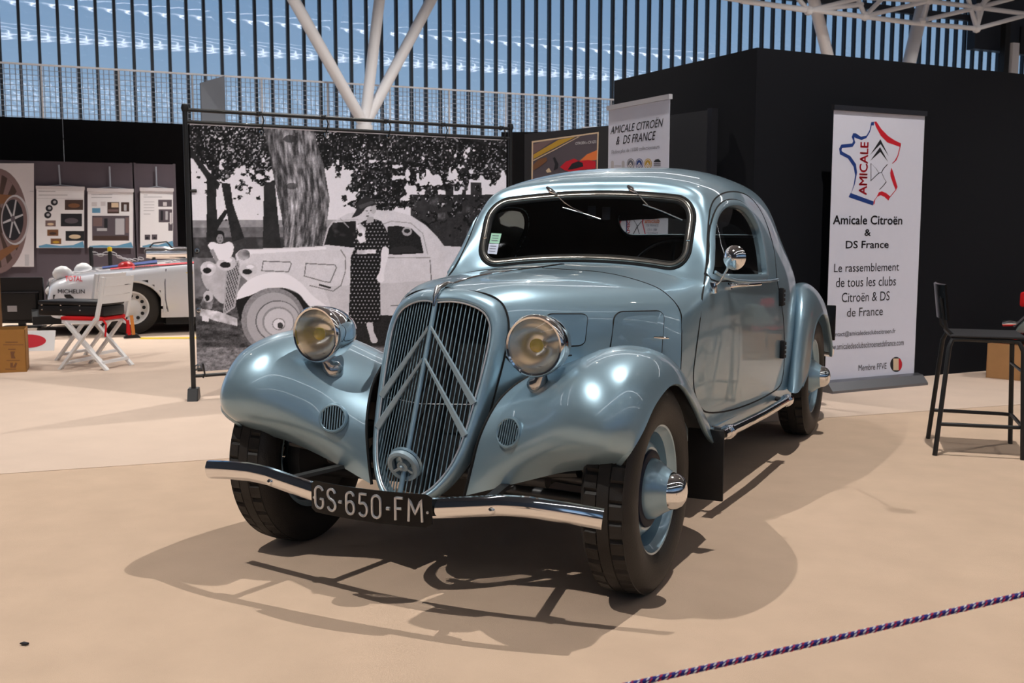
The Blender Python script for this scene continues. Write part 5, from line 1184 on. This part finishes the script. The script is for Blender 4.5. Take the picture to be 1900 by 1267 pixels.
obj('side_window', ([wl(1.15, .10, .82), wl(2.9, .12, .86), wl(2.4, .22, 1.18), wl(1.75, .22, 1.17)], [(0, 1, 2, 3)]), 'navy', WA); obj('windscreen_pillar', tube([wl(1.03, .09, .80), wl(1.45, .16, 1.08), wl(1.75, .21, 1.20)], .022, 8), 'white_car', WA)
c = wcastp(253, 485, .0) or Vector(wl(.0, .5, .74)); obj('bonnet_cap', xf(lathe([(0, .05), (.5, .045), (.85, .025), (1, -.01)], 24, 'z'), T(*c) @ Matrix.Diagonal((.10, .10, 1.2, 1))), 'red_paint', WA, smooth=True)
# wheel chock with straps, yellow floor line
cp0 = pl(246, 628, 2, 0); ch = thing('wheel_chock', 'black wheel chock with orange and red straps at the rally car wheel', 'chock', (cp0[0], cp0[1], 0), ang)
obj('chock_block', bevel(prism([(-.09, 0), (.09, 0), (.05, .05), (-.05, .05)], -.10, (0, 0, 0), (1, 0, 0)), .006, 1), 'case_black', ch, world=False)
for x, m_, l in ((-.03, 'red_cloth', .16), (.012, 'strap_orange', .21)): obj('strap', beam((x, .0, .04), (x-.015, .0, .04+l), .035, .006, (0, 1, 0)), m_, ch, world=False)
yl = thing('floor_tape', 'yellow tape line on the floor along the rally car', 'tape', tuple(pl(300, 628, 2, .004))); obj('tape', ([tuple(pl(x, y, 2, .005)) for x, y in ((260, 629), (364, 628), (364, 625), (260, 626))], [(0, 1, 2, 3)]), 'yellow', yl)
# barrier posts with chain
def bpost(px, ytop, D, label, m):
    g = facing(px, D); zt = 1.171-(ytop-424)/FPX*D; t = thing('barrier_post', label, 'post', (g[0], g[1], 0), 0, 'barrier posts')
    obj('post', tube([(*g, .02), (*g, zt)], .026, 12), 'frame_black', t, smooth=True); obj('post_cap', xf(lathe([(0, .03), (.026, .025), (.029, 0), (.029, -.03)], 16, 'z'), T(*g, zt)), m, t, smooth=True); obj('post_base', xf(lathe([(0, .04), (.07, .03), (.11, .01), (.11, 0)], 24, 'z'), T(*g, 0)), 'frame_black', t, smooth=True)
    return Vector((*g, zt-.02))
p1 = bpost(167, 459, 14.9, 'plain black barrier post behind the rally car bonnet', 'frame_black'); p2 = bpost(202, 459, 14.9, 'black barrier post with a yellow cap behind the rally car', 'yellow')
p3 = Vector((*facing(262, 14.9), .78)); pm = p2.lerp(p3, 1)
t = thing('barrier_chain', 'pale plastic chain hanging between the barrier posts', 'chain', (p1.x, p1.y, 0))
def links(a, b, sag, n):
    for k in range(n):
        s0 = (k+.5)/n; p = a.lerp(b, s0); p.z -= sag*4*s0*(1-s0); d = (b-a).normalized(); u_ = Vector((0, 0, 1)) if k % 2 else d.cross(Vector((0, 0, 1))).normalized()
        obj('chain_link', tube([p+d*.036*math.cos(q)+u_*.016*math.sin(q) for q in np.linspace(0, 2*PI, 10, endpoint=False)], .006, 5, closed=True), 'ink_pale', t)
links(p1, p2, .06, 7); links(p2, p3, .07, 12)
# steel tank lying behind the rally car
tk = facing(300, 15.2); tz = 1.171-(466-424)/FPX*15.2; tb = thing('steel_tank', 'shiny steel cylinder on a black stand behind the rally car', 'tank', (tk[0], tk[1], 0), ang)
obj('tank_shell', xf(tube([(-.24, 0, tz), (-.22, 0, tz), (-.14, 0, tz), (.30, 0, tz), (.38, 0, tz)], [.03, .07, .085, .085, .04], 24), T(0, 0, 0)), 'chrome', tb, world=False, smooth=True)
for x in (-.12, .28): obj('stand_leg', box((x-.02, -.06, 0), (x+.02, .06, tz-.07)), 'frame_black', tb, world=False)
obj('hose', tube([(-.2, 0, tz+.04), (-.12, -.05, tz+.13), (.05, -.06, tz+.15), (.16, -.05, tz+.02)], .01, 8), 'rubber', tb, world=False, smooth=True)

# ================================================================== folding chairs, cushions, case
fr = (pl(195, 689, 2, 0)[:2]+pl(250, 677, 2, 0)[:2])/2; ax_ = pl(250, 677, 2, 0)[:2]-pl(195, 689, 2, 0)[:2]; wv = ax_/np.linalg.norm(ax_); fwv = np.array([-wv[1], wv[0]])
if fwv[0] > 0: fwv = -fwv
fa = math.atan2(fwv[1], fwv[0])
def chair(label, c):
    t = thing('folding_chair', label, 'chair', (c[0], c[1], 0), fa, 'white folding chairs')
    def lp(n_, vf): return obj(n_, vf, 'white_plastic', t, world=False)
    for s in (1, -1):
        y = s*.205
        lp('front_leg', join(beam((.215, y, 0), (-.15, y, .435), .022, .038, (0, 1, 0)), beam((-.15, y, .42), (-.185, y, .56), .022, .036, (0, 1, 0)), beam((-.185, y, .55), (-.225, y, .775), .022, .034, (0, 1, 0))))
        y = s*.178; lp('rear_leg', beam((-.215, y, 0), (.165, y, .40), .022, .038, (0, 1, 0)))
    for x, z, yw in ((-.165, .065, .178), (.175, .055, .205)): lp('stretcher', beam((x, -yw, z), (x, yw, z), .038, .022))
    for k in range(5): lp('seat_slat', rbox((-.15+k*.068, -.165, .392), (-.15+k*.068+.060, .165, .410), .004, 1))
    for s in (1, -1): lp('seat_rail', box((-.16, s*.165-.012, .385), (.20, s*.165+.012, .415)))
    for k in range(3):
        z0 = .555+k*.075; x0 = -.186-.0175*k*1.0; v = []
        for i in range(9):
            y = -.19+.38*i/8; xo = x0+.018*(1-(y/.19)**2)*-1
            for dx, dz in ((0, 0), (-.012, .068), (-.024, .068), (-.012, 0)): v.append((xo+dx, y, z0+dz))
        lp('back_slat', (v, [(i*4+a_, i*4+(a_+1) % 4, i*4+4+(a_+1) % 4, i*4+4+a_) for i in range(8) for a_ in range(4)]+[(0, 1, 2, 3), (35, 34, 33, 32)]))
    return t
c1 = fr+fwv*.215; c2 = c1+np.array([-.52, .42])
def place_cush(label, c):
    t = thing('seat_cushion', label, 'cushion', (c[0], c[1], .411), fa, 'red cushions'); g = rbox((-.17, -.185, 0), (.21, .185, .034), .016, 3)
    obj('pad', g, 'red_cloth', t, world=False, smooth=True)
    for s in (1, -1): obj('tie', tube([(-.165, s*.14, .01), (-.20, s*.15, -.03), (-.19, s*.155, -.13)], .008, 6), 'red_cloth', t, world=False)
chair('white folding chair with its backrest towards us, nearest the camera', c1); place_cush('red seat cushion on the nearer folding chair', c1)
chair('white folding chair standing behind the nearer folding chair', c2); place_cush('red seat cushion on the farther folding chair', c2)
cc_ = c1+fwv*.13; cdir = -fwv
cs = thing('equipment_case', 'flat black equipment case lying across the red cushions', 'case', (cc_[0], cc_[1], .446), math.atan2(cdir[1], cdir[0]))
obj('case_shell', rbox((-.31, -.15, 0), (.31, .15, .085), .012, 2), 'case_black', cs, world=False, smooth=True); obj('case_lid', rbox((-.312, -.152, .088), (.312, .152, .125), .012, 2), 'case_black', cs, world=False, smooth=True)
for x in (-.27, -.09, .09, .27):
    for z in (.05, .09): obj('stud', xf(lathe([(0, -.004), (.007, -.002), (.008, .001)], 10, 'y'), T(x, -.151, z)), 'chrome', cs, world=False); obj('stud', xf(lathe([(0, .004), (.007, .002), (.008, -.001)], 10, 'y'), T(x, .151, z)), 'chrome', cs, world=False)
obj('case_handle', tube([(-.312, -.06, .07), (-.34, -.05, .07), (-.34, .05, .07), (-.312, .06, .07)], .008, 8), 'case_black', cs, world=False)

# ================================================================== television seen from behind, boxes, wooden post
tp = pl(43, 607, 2, 0); ta = math.atan2(_r[1], _r[0])+.12; tv = thing('television', 'black flat television seen from behind on the floor at left', 'television', (tp[0], tp[1], 0), ta)
sc_ = 13.8/FPX
obj('screen_case', rbox((-37*sc_, -.03, .05), (36*sc_, .02, 84*sc_), .012, 2), 'tv_black', tv, world=False); obj('back_bulge', rbox((-29*sc_, -.075, .08), (28*sc_, -.02, 60*sc_), .02, 2), 'tv_black', tv, world=False)
obj('stand_neck', box((-.04, -.04, .02), (.04, .0, .12)), 'tv_black', tv, world=False); obj('stand_foot', rbox((-.22, -.12, 0), (.24, .10, .018), .006), 'tv_black', tv, world=False); obj('rating_label', box((-20*sc_, -.0765, 27*sc_), (-5*sc_, -.075, 37*sc_)), 'ink_pale', tv, world=False)
obj('vent_ridge', box((-30*sc_, -.080, 58*sc_), (30*sc_, -.06, 60*sc_)), 'alu_dark', tv, world=False); obj('cable', tube([(.22, .0, .05), (.36, -.05, .14), (.40, -.08, .06), (.32, -.15, .01)], .006, 6), 'ink_grey', tv, world=False)
a_, b_ = pl(-30, 694, 2, 0)[:2], pl(50, 690.5, 2, 0)[:2]
bxl = crate('cardboard_box', 'ochre cardboard box with open top at the left edge', 'box', a_, b_, .32, 73*9.4/FPX, 'cardboard', None, True)
bb_ = Board((a_[0], a_[1], 0), (*( (b_-a_)/np.linalg.norm(b_-a_)), 0), parent=bxl)
for x0, y0, x1, y1 in ((10, 634, 33, 635.5), (6, 639, 44, 640.2), (15, 647, 29, 649), (12, 668, 37, 669.2), (10, 684, 30, 685.5)): bb_.rect(x0, y0, x1, y1, 'ink_brown', 1)
bb_.poly([(19, 652), (28, 652), (26, 658), (29, 665), (21, 665)], 'ink_brown', 1); bb_.poly([(19, 673), (24, 673), (24, 681), (29, 672), (32, 674), (29, 682), (19, 682)], 'ink_brown', 1)
g0 = pl(48, 652, 2, 0); g1 = pl(100, 651, 2, 0); gu = (g1-g0)/np.linalg.norm(g1-g0); gn_ = np.array([-gu[1], gu[0], 0])
wsn = thing('folded_sign', 'white sign board with a red oval leaning behind the ochre box', 'sign', tuple((g0+g1)/2)); L_ = np.linalg.norm(g1-g0)
vb = (gn_*.10+np.array([0, 0, .19])); obj('board', thick(([tuple(g0-gu*.25), tuple(g1), tuple(g1+vb), tuple(g0-gu*.25+vb)], [(0, 1, 2, 3)]), .012), 'white_plastic', wsn)
bs = Board(tuple(g0-np.cross(vb/np.linalg.norm(vb), gu)*.001*0), gu, vb, parent=wsn); bs.N = np.cross(bs.U, bs.V)
bs.poly([(L_*.02+.17*math.cos(a)*1.0, .105+.07*math.sin(a)) for a in np.linspace(0, 2*PI, 28, endpoint=False)], 'ink_red', 3, 'red_oval', uv=True)
wo_ = pl(-4, 642, 2, 0); wpst = thing('wooden_post', 'brown wooden upright post at the left picture edge', 'post', tuple(wo_)); obj('post', beam(tuple(wo_+np.array([-.02, 0, 0])), tuple(wo_+np.array([-.02, 0, 1.0])), .09, .09), 'wood', wpst); obj('post_foot', rbox(tuple(wo_+np.array([-.15, -.06, 0])), tuple(wo_+np.array([.06, .06, .03])), .005), 'wood', wpst)
# ================================================================== black tube frame with the black-and-white photo banner
fL = pl(360, 742, 2, 0)[:2]; fR = pl(947, 240, 2, 1.954)[:2]; fu = (fR-fL)/np.linalg.norm(fR-fL); FLn = np.linalg.norm(fR-fL); fnn = np.array([fu[1], -fu[0]]); FH = 1.96
frm = thing('banner_frame', 'black tubular stand carrying the black-and-white photo banner', 'frame', (*((fL+fR)/2), 0))
def fp(u, z, o=0.0): p = fL+fu*u+fnn*o; return (p[0], p[1], z)
for u in (0.0, FLn):
    obj('upright', tube([fp(u, .05), fp(u, FH)], .017, 12), 'frame_black', frm, smooth=True); obj('corner_knob', xf(lathe([(0, .03), (.02, .025), (.026, 0), (.02, -.02), (0, -.025)], 14, 'z'), T(*fp(u, FH+.01))), 'frame_black', frm, smooth=True)
    ft = prism([(-.09, 0), (.09, 0), (.045, .085), (-.045, .085)], .07, (0, .035, 0), (1, 0, 0)); obj('foot', xf(bevel(ft, .004, 1), T(*fp(u, 0)) @ RZ(math.atan2(fu[1], fu[0])+1.2)), 'case_black', frm)
obj('top_bar', tube([fp(0, FH), fp(FLn, FH)], .013, 10), 'frame_black', frm, smooth=True); obj('lower_bar', tube([fp(0, .165), fp(FLn, .165)], .012, 10), 'frame_black', frm, smooth=True)
bO = Board((*fL, 0), (fu[0], fu[1], 0), parent=frm)
u0, z1 = bO.uv(352.5, 235); uR, zR = bO.uv(939, 253); uB, z0 = bO.uv(365, 689.5); zt = (z1+zR)/2; u0 = (u0+uB)/2
obj('banner_bar', tube([fp(u0-.03, zt+.008, .004), fp(uR+.03, zt+.008, .004)], .012, 10), 'frame_black', frm, smooth=True)
for px in (485, 604, 720, 825, 933): u = bO.uv(px, 243)[0]; obj('bungee', tube([fp(u, FH+.016, .004), fp(u+.012, (FH+zt)/2, .022), fp(u, zt-.02, .014)], .005, 6), 'frame_black', frm); obj('clip', xf(lathe([(0, -.02), (.016, -.014), (.02, 0), (.016, .014), (0, .02)], 12, 'z'), T(*fp(u-.02, FH, 0))), 'frame_black', frm, smooth=True)
for (px, py) in ((360, 354), (372, 685)): u, z = bO.uv(px, py); obj('hook', tube([fp(0, z), fp(u0+.01, z, .012)], .007, 6), 'frame_black', frm); obj('hook_knob', tube([fp(u0+.0, z, .01), fp(u0+.03, z, .012)], .011, 8), 'frame_black', frm)
u, z = bO.uv(376, 690); obj('bungee', tube([fp(u, z+.06, .01), fp(u+.012, z-.02, .015), fp(u, .15, .005)], .006, 6), 'frame_black', frm)

# ------------------------------------------------------------------ the print itself: a grey-scale picture worked out point by point on a fine sheet
NX, NY = 540, 410
uu = np.linspace(u0, uR, NX); zz_ = np.linspace(z0, zt, NY); UU, ZZ = np.meshgrid(uu, zz_)
P3 = np.stack([fL[0]+fu[0]*UU+fnn[0]*.003, fL[1]+fu[1]*UU+fnn[1]*.003, ZZ], -1)
dd = P3-CAM; zc = dd@_f; PXX = W/2+FPX*(dd@_r)/zc; PYY = H/2-FPX*(dd@_u)/zc
GX = (PXX-330)*2.2222; GY = (PYY-190)*2.2222                    # measuring-crop coordinates
rng = np.random.RandomState(3)
def vnoise(x, y, s, seed=0):
    t = np.random.RandomState(seed).rand(257, 257); a, b = x/s, y/s; i, j = np.floor(a).astype(int), np.floor(b).astype(int); fa_, fb = a-i, b-j; fa_, fb = fa_*fa_*(3-2*fa_), fb*fb*(3-2*fb)
    i %= 256; j %= 256; return (t[i, j]*(1-fa_)+t[i+1, j]*fa_)*(1-fb)+(t[i, j+1]*(1-fa_)+t[i+1, j+1]*fa_)*fb
def fbm(x, y, s, seed=0, o=4):
    r_ = 0; a = .5
    for k in range(o): r_ = r_+a*vnoise(x, y, s/2**k, seed+k); a *= .5
    return r_/(1-.5**o)
def sstep(a, b, x): t = np.clip((x-a)/(b-a), 0, 1); return t*t*(3-2*t)
I = np.full(GX.shape, .84)
fine = fbm(GX, GY, 26, 11, 3); big = fbm(GX, GY, 150, 21, 4); grit = vnoise(GX, GY, 3.2, 31)
def paint(poly, val, a=1.0, smooth=False, s=4):
    global I
    if smooth: poly = [tuple(p) for p in spl(poly, s, True)]
    m = inpoly(GX, GY, poly); v = val if np.isscalar(val) else val[m]; I[m] = I[m]*(1-a)+v*a; return m
def ellp(cx, cy, rx, ry, val, a=1.0):
    m = ((GX-cx)/rx)**2+((GY-cy)/ry)**2 < 1; v = val if np.isscalar(val) else val[m]; I[m] = I[m]*(1-a)+v*a; return m
# far field and ground
I = np.where(GY > 495, .40+.25*(fine-.5), I); I = np.where((GY > 485) & (GY < 515), .55+.2*(fine-.5), I); I = np.where((GY > 555) & (GY < 640), .20+.35*np.clip(fine-.5, 0, 1), I)
I = np.where(GY > 800, .26+.5*(fbm(GX, GY*2.5, 30, 41, 4)-.5)*.8+.10*(grit-.5), I); I = np.where(GY > 1010, .44+.35*(fbm(GX, GY*2.2, 16, 43, 3)-.5)+.12*(grit-.5)+.0*GX, I)
# right background trunks and shade
I = np.where((GX > 960) & (GY > 380) & (GY < 620), .14+.30*np.clip(fine-.52, 0, 1)*2+.06*grit, I)
for x, w_, y0 in ((1120, 16, 330), (1230, 22, 330), (1010, 26, 380), (1180, 8, 360)): paint([(x-w_, y0), (x+w_, y0), (x+w_*1.3, 605), (x-w_*1.2, 605)], .10+.14*fine)
# foliage: clumps of dark leaves with bright gaps
leaf = fbm(GX, GY, 22, 51, 3); clump = fbm(GX, GY, 130, 61, 3)
dens = sstep(500, 170, GY+40*(clump-.5))
dens = dens*(1-.60*sstep(140, 90, GX)*sstep(200, 260, GY))*(1-.55*np.exp(-((GX-640)/55)**2)*sstep(180, 300, GY))
dens = np.maximum(dens, .95*np.exp(-((GX-830)/150)**4)*sstep(470, 420, GY)*sstep(60, 140, GY)+.0); dens = np.maximum(dens, .55*sstep(900, 1000, GX)*sstep(620, 480, GY))
th = dens*1.10+.30*(clump-.5); mask = leaf < th*.60+.12
tone = .05+.55*np.clip(vnoise(GX, GY, 8, 71)-.60, 0, 1)+.25*np.clip(vnoise(GX, GY, 17, 73)-.55, 0, 1)
I = np.where(mask & (GY < 600), tone, I)
spark = (vnoise(GX, GY, 5.5, 81)+.35*(clump-.5) > .80) & (GY < 470); I = np.where(spark & mask, .42+.4*vnoise(GX, GY, 11, 83), I)
# left trunks
dk_ = .08+.12*fine
paint([(45, 185), (60, 195), (128, 285), (175, 335), (165, 360), (120, 318), (50, 215)], dk_); paint([(120, 300), (162, 300), (158, 400), (166, 575), (118, 575)], dk_); paint([(178, 330), (216, 335), (228, 420), (275, 560), (225, 575), (195, 420)], dk_); paint([(150, 500), (195, 440), (205, 455), (165, 520)], dk_)
paint([(355, 330), (400, 330), (425, 600), (350, 600)], .10+.10*fine)
# great trunk with bark
bark = fbm(GX*1.0+14*np.sin(GY/90)+.12*GY*0, GY*.20, 9.5, 91, 4); ridge = np.abs(bark-.5)*2
tv_ = .20+1.05*np.clip(bark-.30, 0, 1)+.10*(grit-.5); tv_ = tv_*(1-.35*sstep(470, 385, GX-.10*GY+60))*(1-.25*sstep(560, 640, GX-.05*GY))
paint([(352, 100), (558, 100), (572, 160), (602, 260), (626, 400), (612, 520), (590, 598), (438, 600), (430, 480), (398, 320), (372, 190)], tv_)
ellp(462, 150, 26, 16, .16, .7); ellp(470, 345, 22, 14, .15, .6)
# the old white coupe
wht = .78+.05*(fine-.5)+.02*(grit-.5)
paint([(500, 880), (700, 872), (1240, 840), (1300, 1010), (560, 1000)], .10+.05*grit)                       # shade beneath
paint([(238, 625), (260, 606), (420, 600), (600, 592), (622, 582), (636, 520), (655, 482), (700, 458), (790, 443), (890, 447), (960, 466), (1020, 505), (1070, 555), (1098, 592), (1180, 596), (1225, 610), (1260, 660), (1300, 760), (1300, 860), (880, 878), (700, 872), (600, 850), (520, 770), (430, 735), (300, 745), (245, 700)], wht)
paint([(250, 612), (420, 604), (610, 594), (612, 606), (420, 618), (256, 628)], .90, .8); I = np.where(inpoly(GX, GY, [(600, 760), (1300, 720), (1300, 870), (880, 880), (640, 868)]), I*.93, I)
paint([(100, 700), (150, 665), (200, 690), (215, 760), (190, 830), (140, 790), (108, 750)], .62+.12*fine, 1, True)
paint([(236, 815), (262, 760), (312, 722), (380, 702), (450, 708), (512, 748), (560, 800), (640, 852), (720, 870), (715, 882), (610, 872), (540, 838), (500, 790), (440, 765), (370, 768), (300, 795), (262, 815)], .84+.04*fine, 1, True)
paint([(236, 815), (300, 795), (370, 768), (440, 765), (500, 790), (540, 838), (545, 880), (255, 900)], .09)
m = ellp(393, 898, 131, 134, .50+.10*(vnoise(np.arctan2(GY-898, GX-393)*160, np.hypot(GX-393, GY-898), 7, 7)-.5)); ellp(396, 900, 112, 116, .62); ellp(412, 902, 92, 86, .34); ellp(413, 902, 88, 82, .66); ellp(414, 904, 66, 62, .52); ellp(416, 906, 60, 56, .72); ellp(416, 914, 27, 25, .45); ellp(416, 914, 23, 21, .80); ellp(422, 920, 12, 13, .22)
# nose: radiator, lamps, bumper
paint([(198, 690), (250, 650), (262, 700), (236, 845), (186, 880)], .62); st = (np.floor((GX-.35*GY)/5).astype(int) % 2 == 0); mm_ = inpoly(GX, GY, [(204, 695), (246, 660), (254, 702), (230, 840), (192, 868)]); I = np.where(mm_ & st, .22, I)
for cx_, cy_, rx, ry in ((125, 685, 32, 30), (200, 662, 40, 32), (290, 690, 38, 28)): ellp(cx_, cy_, rx, ry, .74+.2*(fine-.5)); ellp(cx_-4, cy_+8, rx*.55, ry*.4, .12); ellp(cx_+8, cy_-12, rx*.4, ry*.28, .92)
ellp(272, 628, 26, 22, .55+.6*(fine-.5)); paint([(92, 830), (125, 770), (150, 800), (140, 850), (110, 862)], .30+.8*(fine-.4)); ellp(125, 800, 20, 24, .70); ellp(122, 806, 10, 13, .10)
paint([(92, 850), (170, 862), (246, 892), (246, 922), (160, 902), (90, 878)], .72+.5*(fine-.5)); paint([(100, 880), (130, 884), (126, 905), (100, 900)], .8)
# bonnet vents, door line, windows
def line(pts, val, w_=2.2):
    global I
    for (x1, y1), (x2, y2) in zip(pts[:-1], pts[1:]):
        t = np.clip(((GX-x1)*(x2-x1)+(GY-y1)*(y2-y1))/((x2-x1)**2+(y2-y1)**2), 0, 1); d = np.hypot(GX-x1-t*(x2-x1), GY-y1-t*(y2-y1)); I = np.where(d < w_, val, I)
line([(352, 655), (462, 658), (468, 666), (456, 698), (346, 694), (352, 655)], .42); line([(528, 664), (648, 670), (654, 682), (628, 742), (600, 738), (522, 716), (528, 664)], .42); line([(545, 755), (640, 778), (672, 755), (690, 700), (692, 640), (672, 608)], .45); line([(585, 752), (628, 764)], .12, 4); line([(1040, 650), (1046, 752)], .35, 2); line([(865, 640), (1040, 640)], .55, 1.6); line([(880, 838), (1180, 825)], .40, 2.5)
paint([(604, 586), (622, 520), (640, 496), (735, 488), (735, 600)], .10+.5*np.clip(fine-.55, 0, 1)); line([(600, 588), (620, 518), (640, 490), (740, 482)], .70, 3); line([(670, 480), (705, 515)], .6, 1.8)
paint([(864, 512), (905, 508), (965, 520), (1000, 556), (1014, 622), (900, 628), (862, 626)], .09+.05*grit); ellp(945, 532, 20, 18, .62); ellp(945, 530, 13, 9, .15); paint([(870, 600), (960, 590), (1008, 615), (880, 622)], .16)
line([(835, 505), (880, 490), (960, 497), (1010, 540), (1030, 625)], .62, 2)
# the lady in the dotted suit
jac = .09; paint([(742, 502), (768, 488), (800, 478), (838, 488), (858, 520), (882, 595), (878, 606), (850, 606), (838, 618), (842, 652), (776, 650), (716, 656), (712, 640), (728, 600), (732, 540)], jac, 1, False)
paint([(712, 650), (776, 646), (838, 650), (834, 760), (836, 900), (800, 913), (740, 912), (704, 885), (710, 760)], .07)
dot = (((GX+((np.floor(GY/15) % 2)*7.5)) % 15-7.5)**2+((GY % 15)-7.5)**2 < 7.5); sk = inpoly(GX, GY, [(712, 655), (838, 652), (836, 900), (800, 910), (740, 910), (706, 880)]); jk = inpoly(GX, GY, [(742, 502), (800, 478), (838, 488), (882, 595), (850, 606), (842, 652), (716, 652), (732, 540)]); I = np.where((sk | jk) & dot, .62, I)
paint([(735, 508), (752, 498), (776, 520), (770, 548), (776, 572), (752, 582), (738, 560), (746, 535)], .86+.4*(fine-.5)); ellp(752, 545, 9, 8, .15); paint([(738, 610), (815, 606), (818, 622), (740, 626)], .80+.5*(fine-.5))
ellp(790, 452, 23, 32, .76); ellp(806, 438, 12, 22, .68); paint([(782, 470), (806, 470), (808, 492), (776, 500)], .66); ellp(782, 468, 6, 2.5, .22); ellp(779, 447, 4, 2, .25); ellp(796, 445, 4, 2, .25); ellp(787, 457, 2.4, 3.4, .60)
paint([(718, 474), (735, 445), (742, 412), (765, 392), (795, 392), (812, 410), (812, 424), (780, 432), (752, 462)], .16, 1, True); paint([(745, 425), (800, 405), (812, 414), (752, 440)], .28); line([(800, 400), (838, 402), (862, 390)], .25, 1.5)
paint([(842, 602), (868, 602), (866, 640), (852, 690), (850, 735), (830, 742), (820, 722), (834, 690)], .84, 1, True)
paint([(778, 912), (802, 910), (808, 945), (824, 985), (800, 990), (790, 960)], .72, 1, True)
# the girl at the left
paint([(124, 590), (140, 575), (165, 582), (188, 582), (212, 574), (230, 592), (222, 632), (190, 650), (150, 645), (140, 615)], .92, 1, True); ellp(173, 548, 20, 20, .10); ellp(174, 562, 14, 19, .52); ellp(169, 558, 3, 1.6, .15); ellp(180, 558, 3, 1.6, .15); ellp(175, 571, 4, 1.6, .25); paint([(132, 610), (146, 604), (168, 650), (158, 662)], .55)
I = np.where(GX > 1340, I, I); I = np.clip(I*1.16+.03*(grit-.5), .02, .985)
lin_ = np.where(I <= .04045, I/12.92, ((I+.055)/1.055)**2.4)
colr = np.stack([lin_*.93, lin_*.90, lin_*1.0, np.ones_like(lin_)], -1)
me = bpy.data.meshes.new('photo_banner'); idx = np.arange(NX*NY).reshape(NY, NX)
quads = np.stack([idx[:-1, :-1], idx[:-1, 1:], idx[1:, 1:], idx[1:, :-1]], -1).reshape(-1, 4)
me.vertices.add(NX*NY); me.vertices.foreach_set('co', P3.reshape(-1)); me.loops.add(quads.size); me.loops.foreach_set('vertex_index', quads.reshape(-1)); me.polygons.add(len(quads)); me.polygons.foreach_set('loop_start', np.arange(0, quads.size, 4)); me.polygons.foreach_set('loop_total', np.full(len(quads), 4)); me.update(); me.validate()
at_ = me.color_attributes.new('print', 'FLOAT_COLOR', 'POINT'); at_.data.foreach_set('color', colr.reshape(-1).astype(np.float32))
pm_ = bpy.data.materials.new('photo_print'); pm_.use_nodes = True; pn = pm_.node_tree; pb_ = pn.nodes['Principled BSDF']; pb_.inputs['Roughness'].default_value = .55; pb_.inputs['Specular IOR Level'].default_value = .25
va = pn.nodes.new('ShaderNodeVertexColor'); va.layer_name = 'print'; pn.links.new(va.outputs[0], pb_.inputs['Base Color'])
bn_ = thing('photo_banner', 'black-and-white photo banner of a lady beside an old white coupe', 'banner', fp(FLn/2, z0))
link('printed_sheet', me, pm_, bn_)
hem = bO.at
for u_, z_ in ((u0, (z0+zt)/2),): pass
for (px, py) in ((365, 465), (368, 575), (484, 246), (604, 250), (720, 253), (366, 680)):
    u, z = bO.uv(px, py); obj('eyelet', xf(lathe([(.008, -.002), (.010, -.004), (.016, -.003), (.017, .0)], 18, 'y'), T(*fp(u, z, .006)) @ RZ(math.atan2(fu[1], fu[0]))), 'dull_chrome', bn_, smooth=True)
obj('hem', beam(fp(u0, zt, .0045), fp(uR, zt, .0045), .004, .02), 'ink_light', bn_)
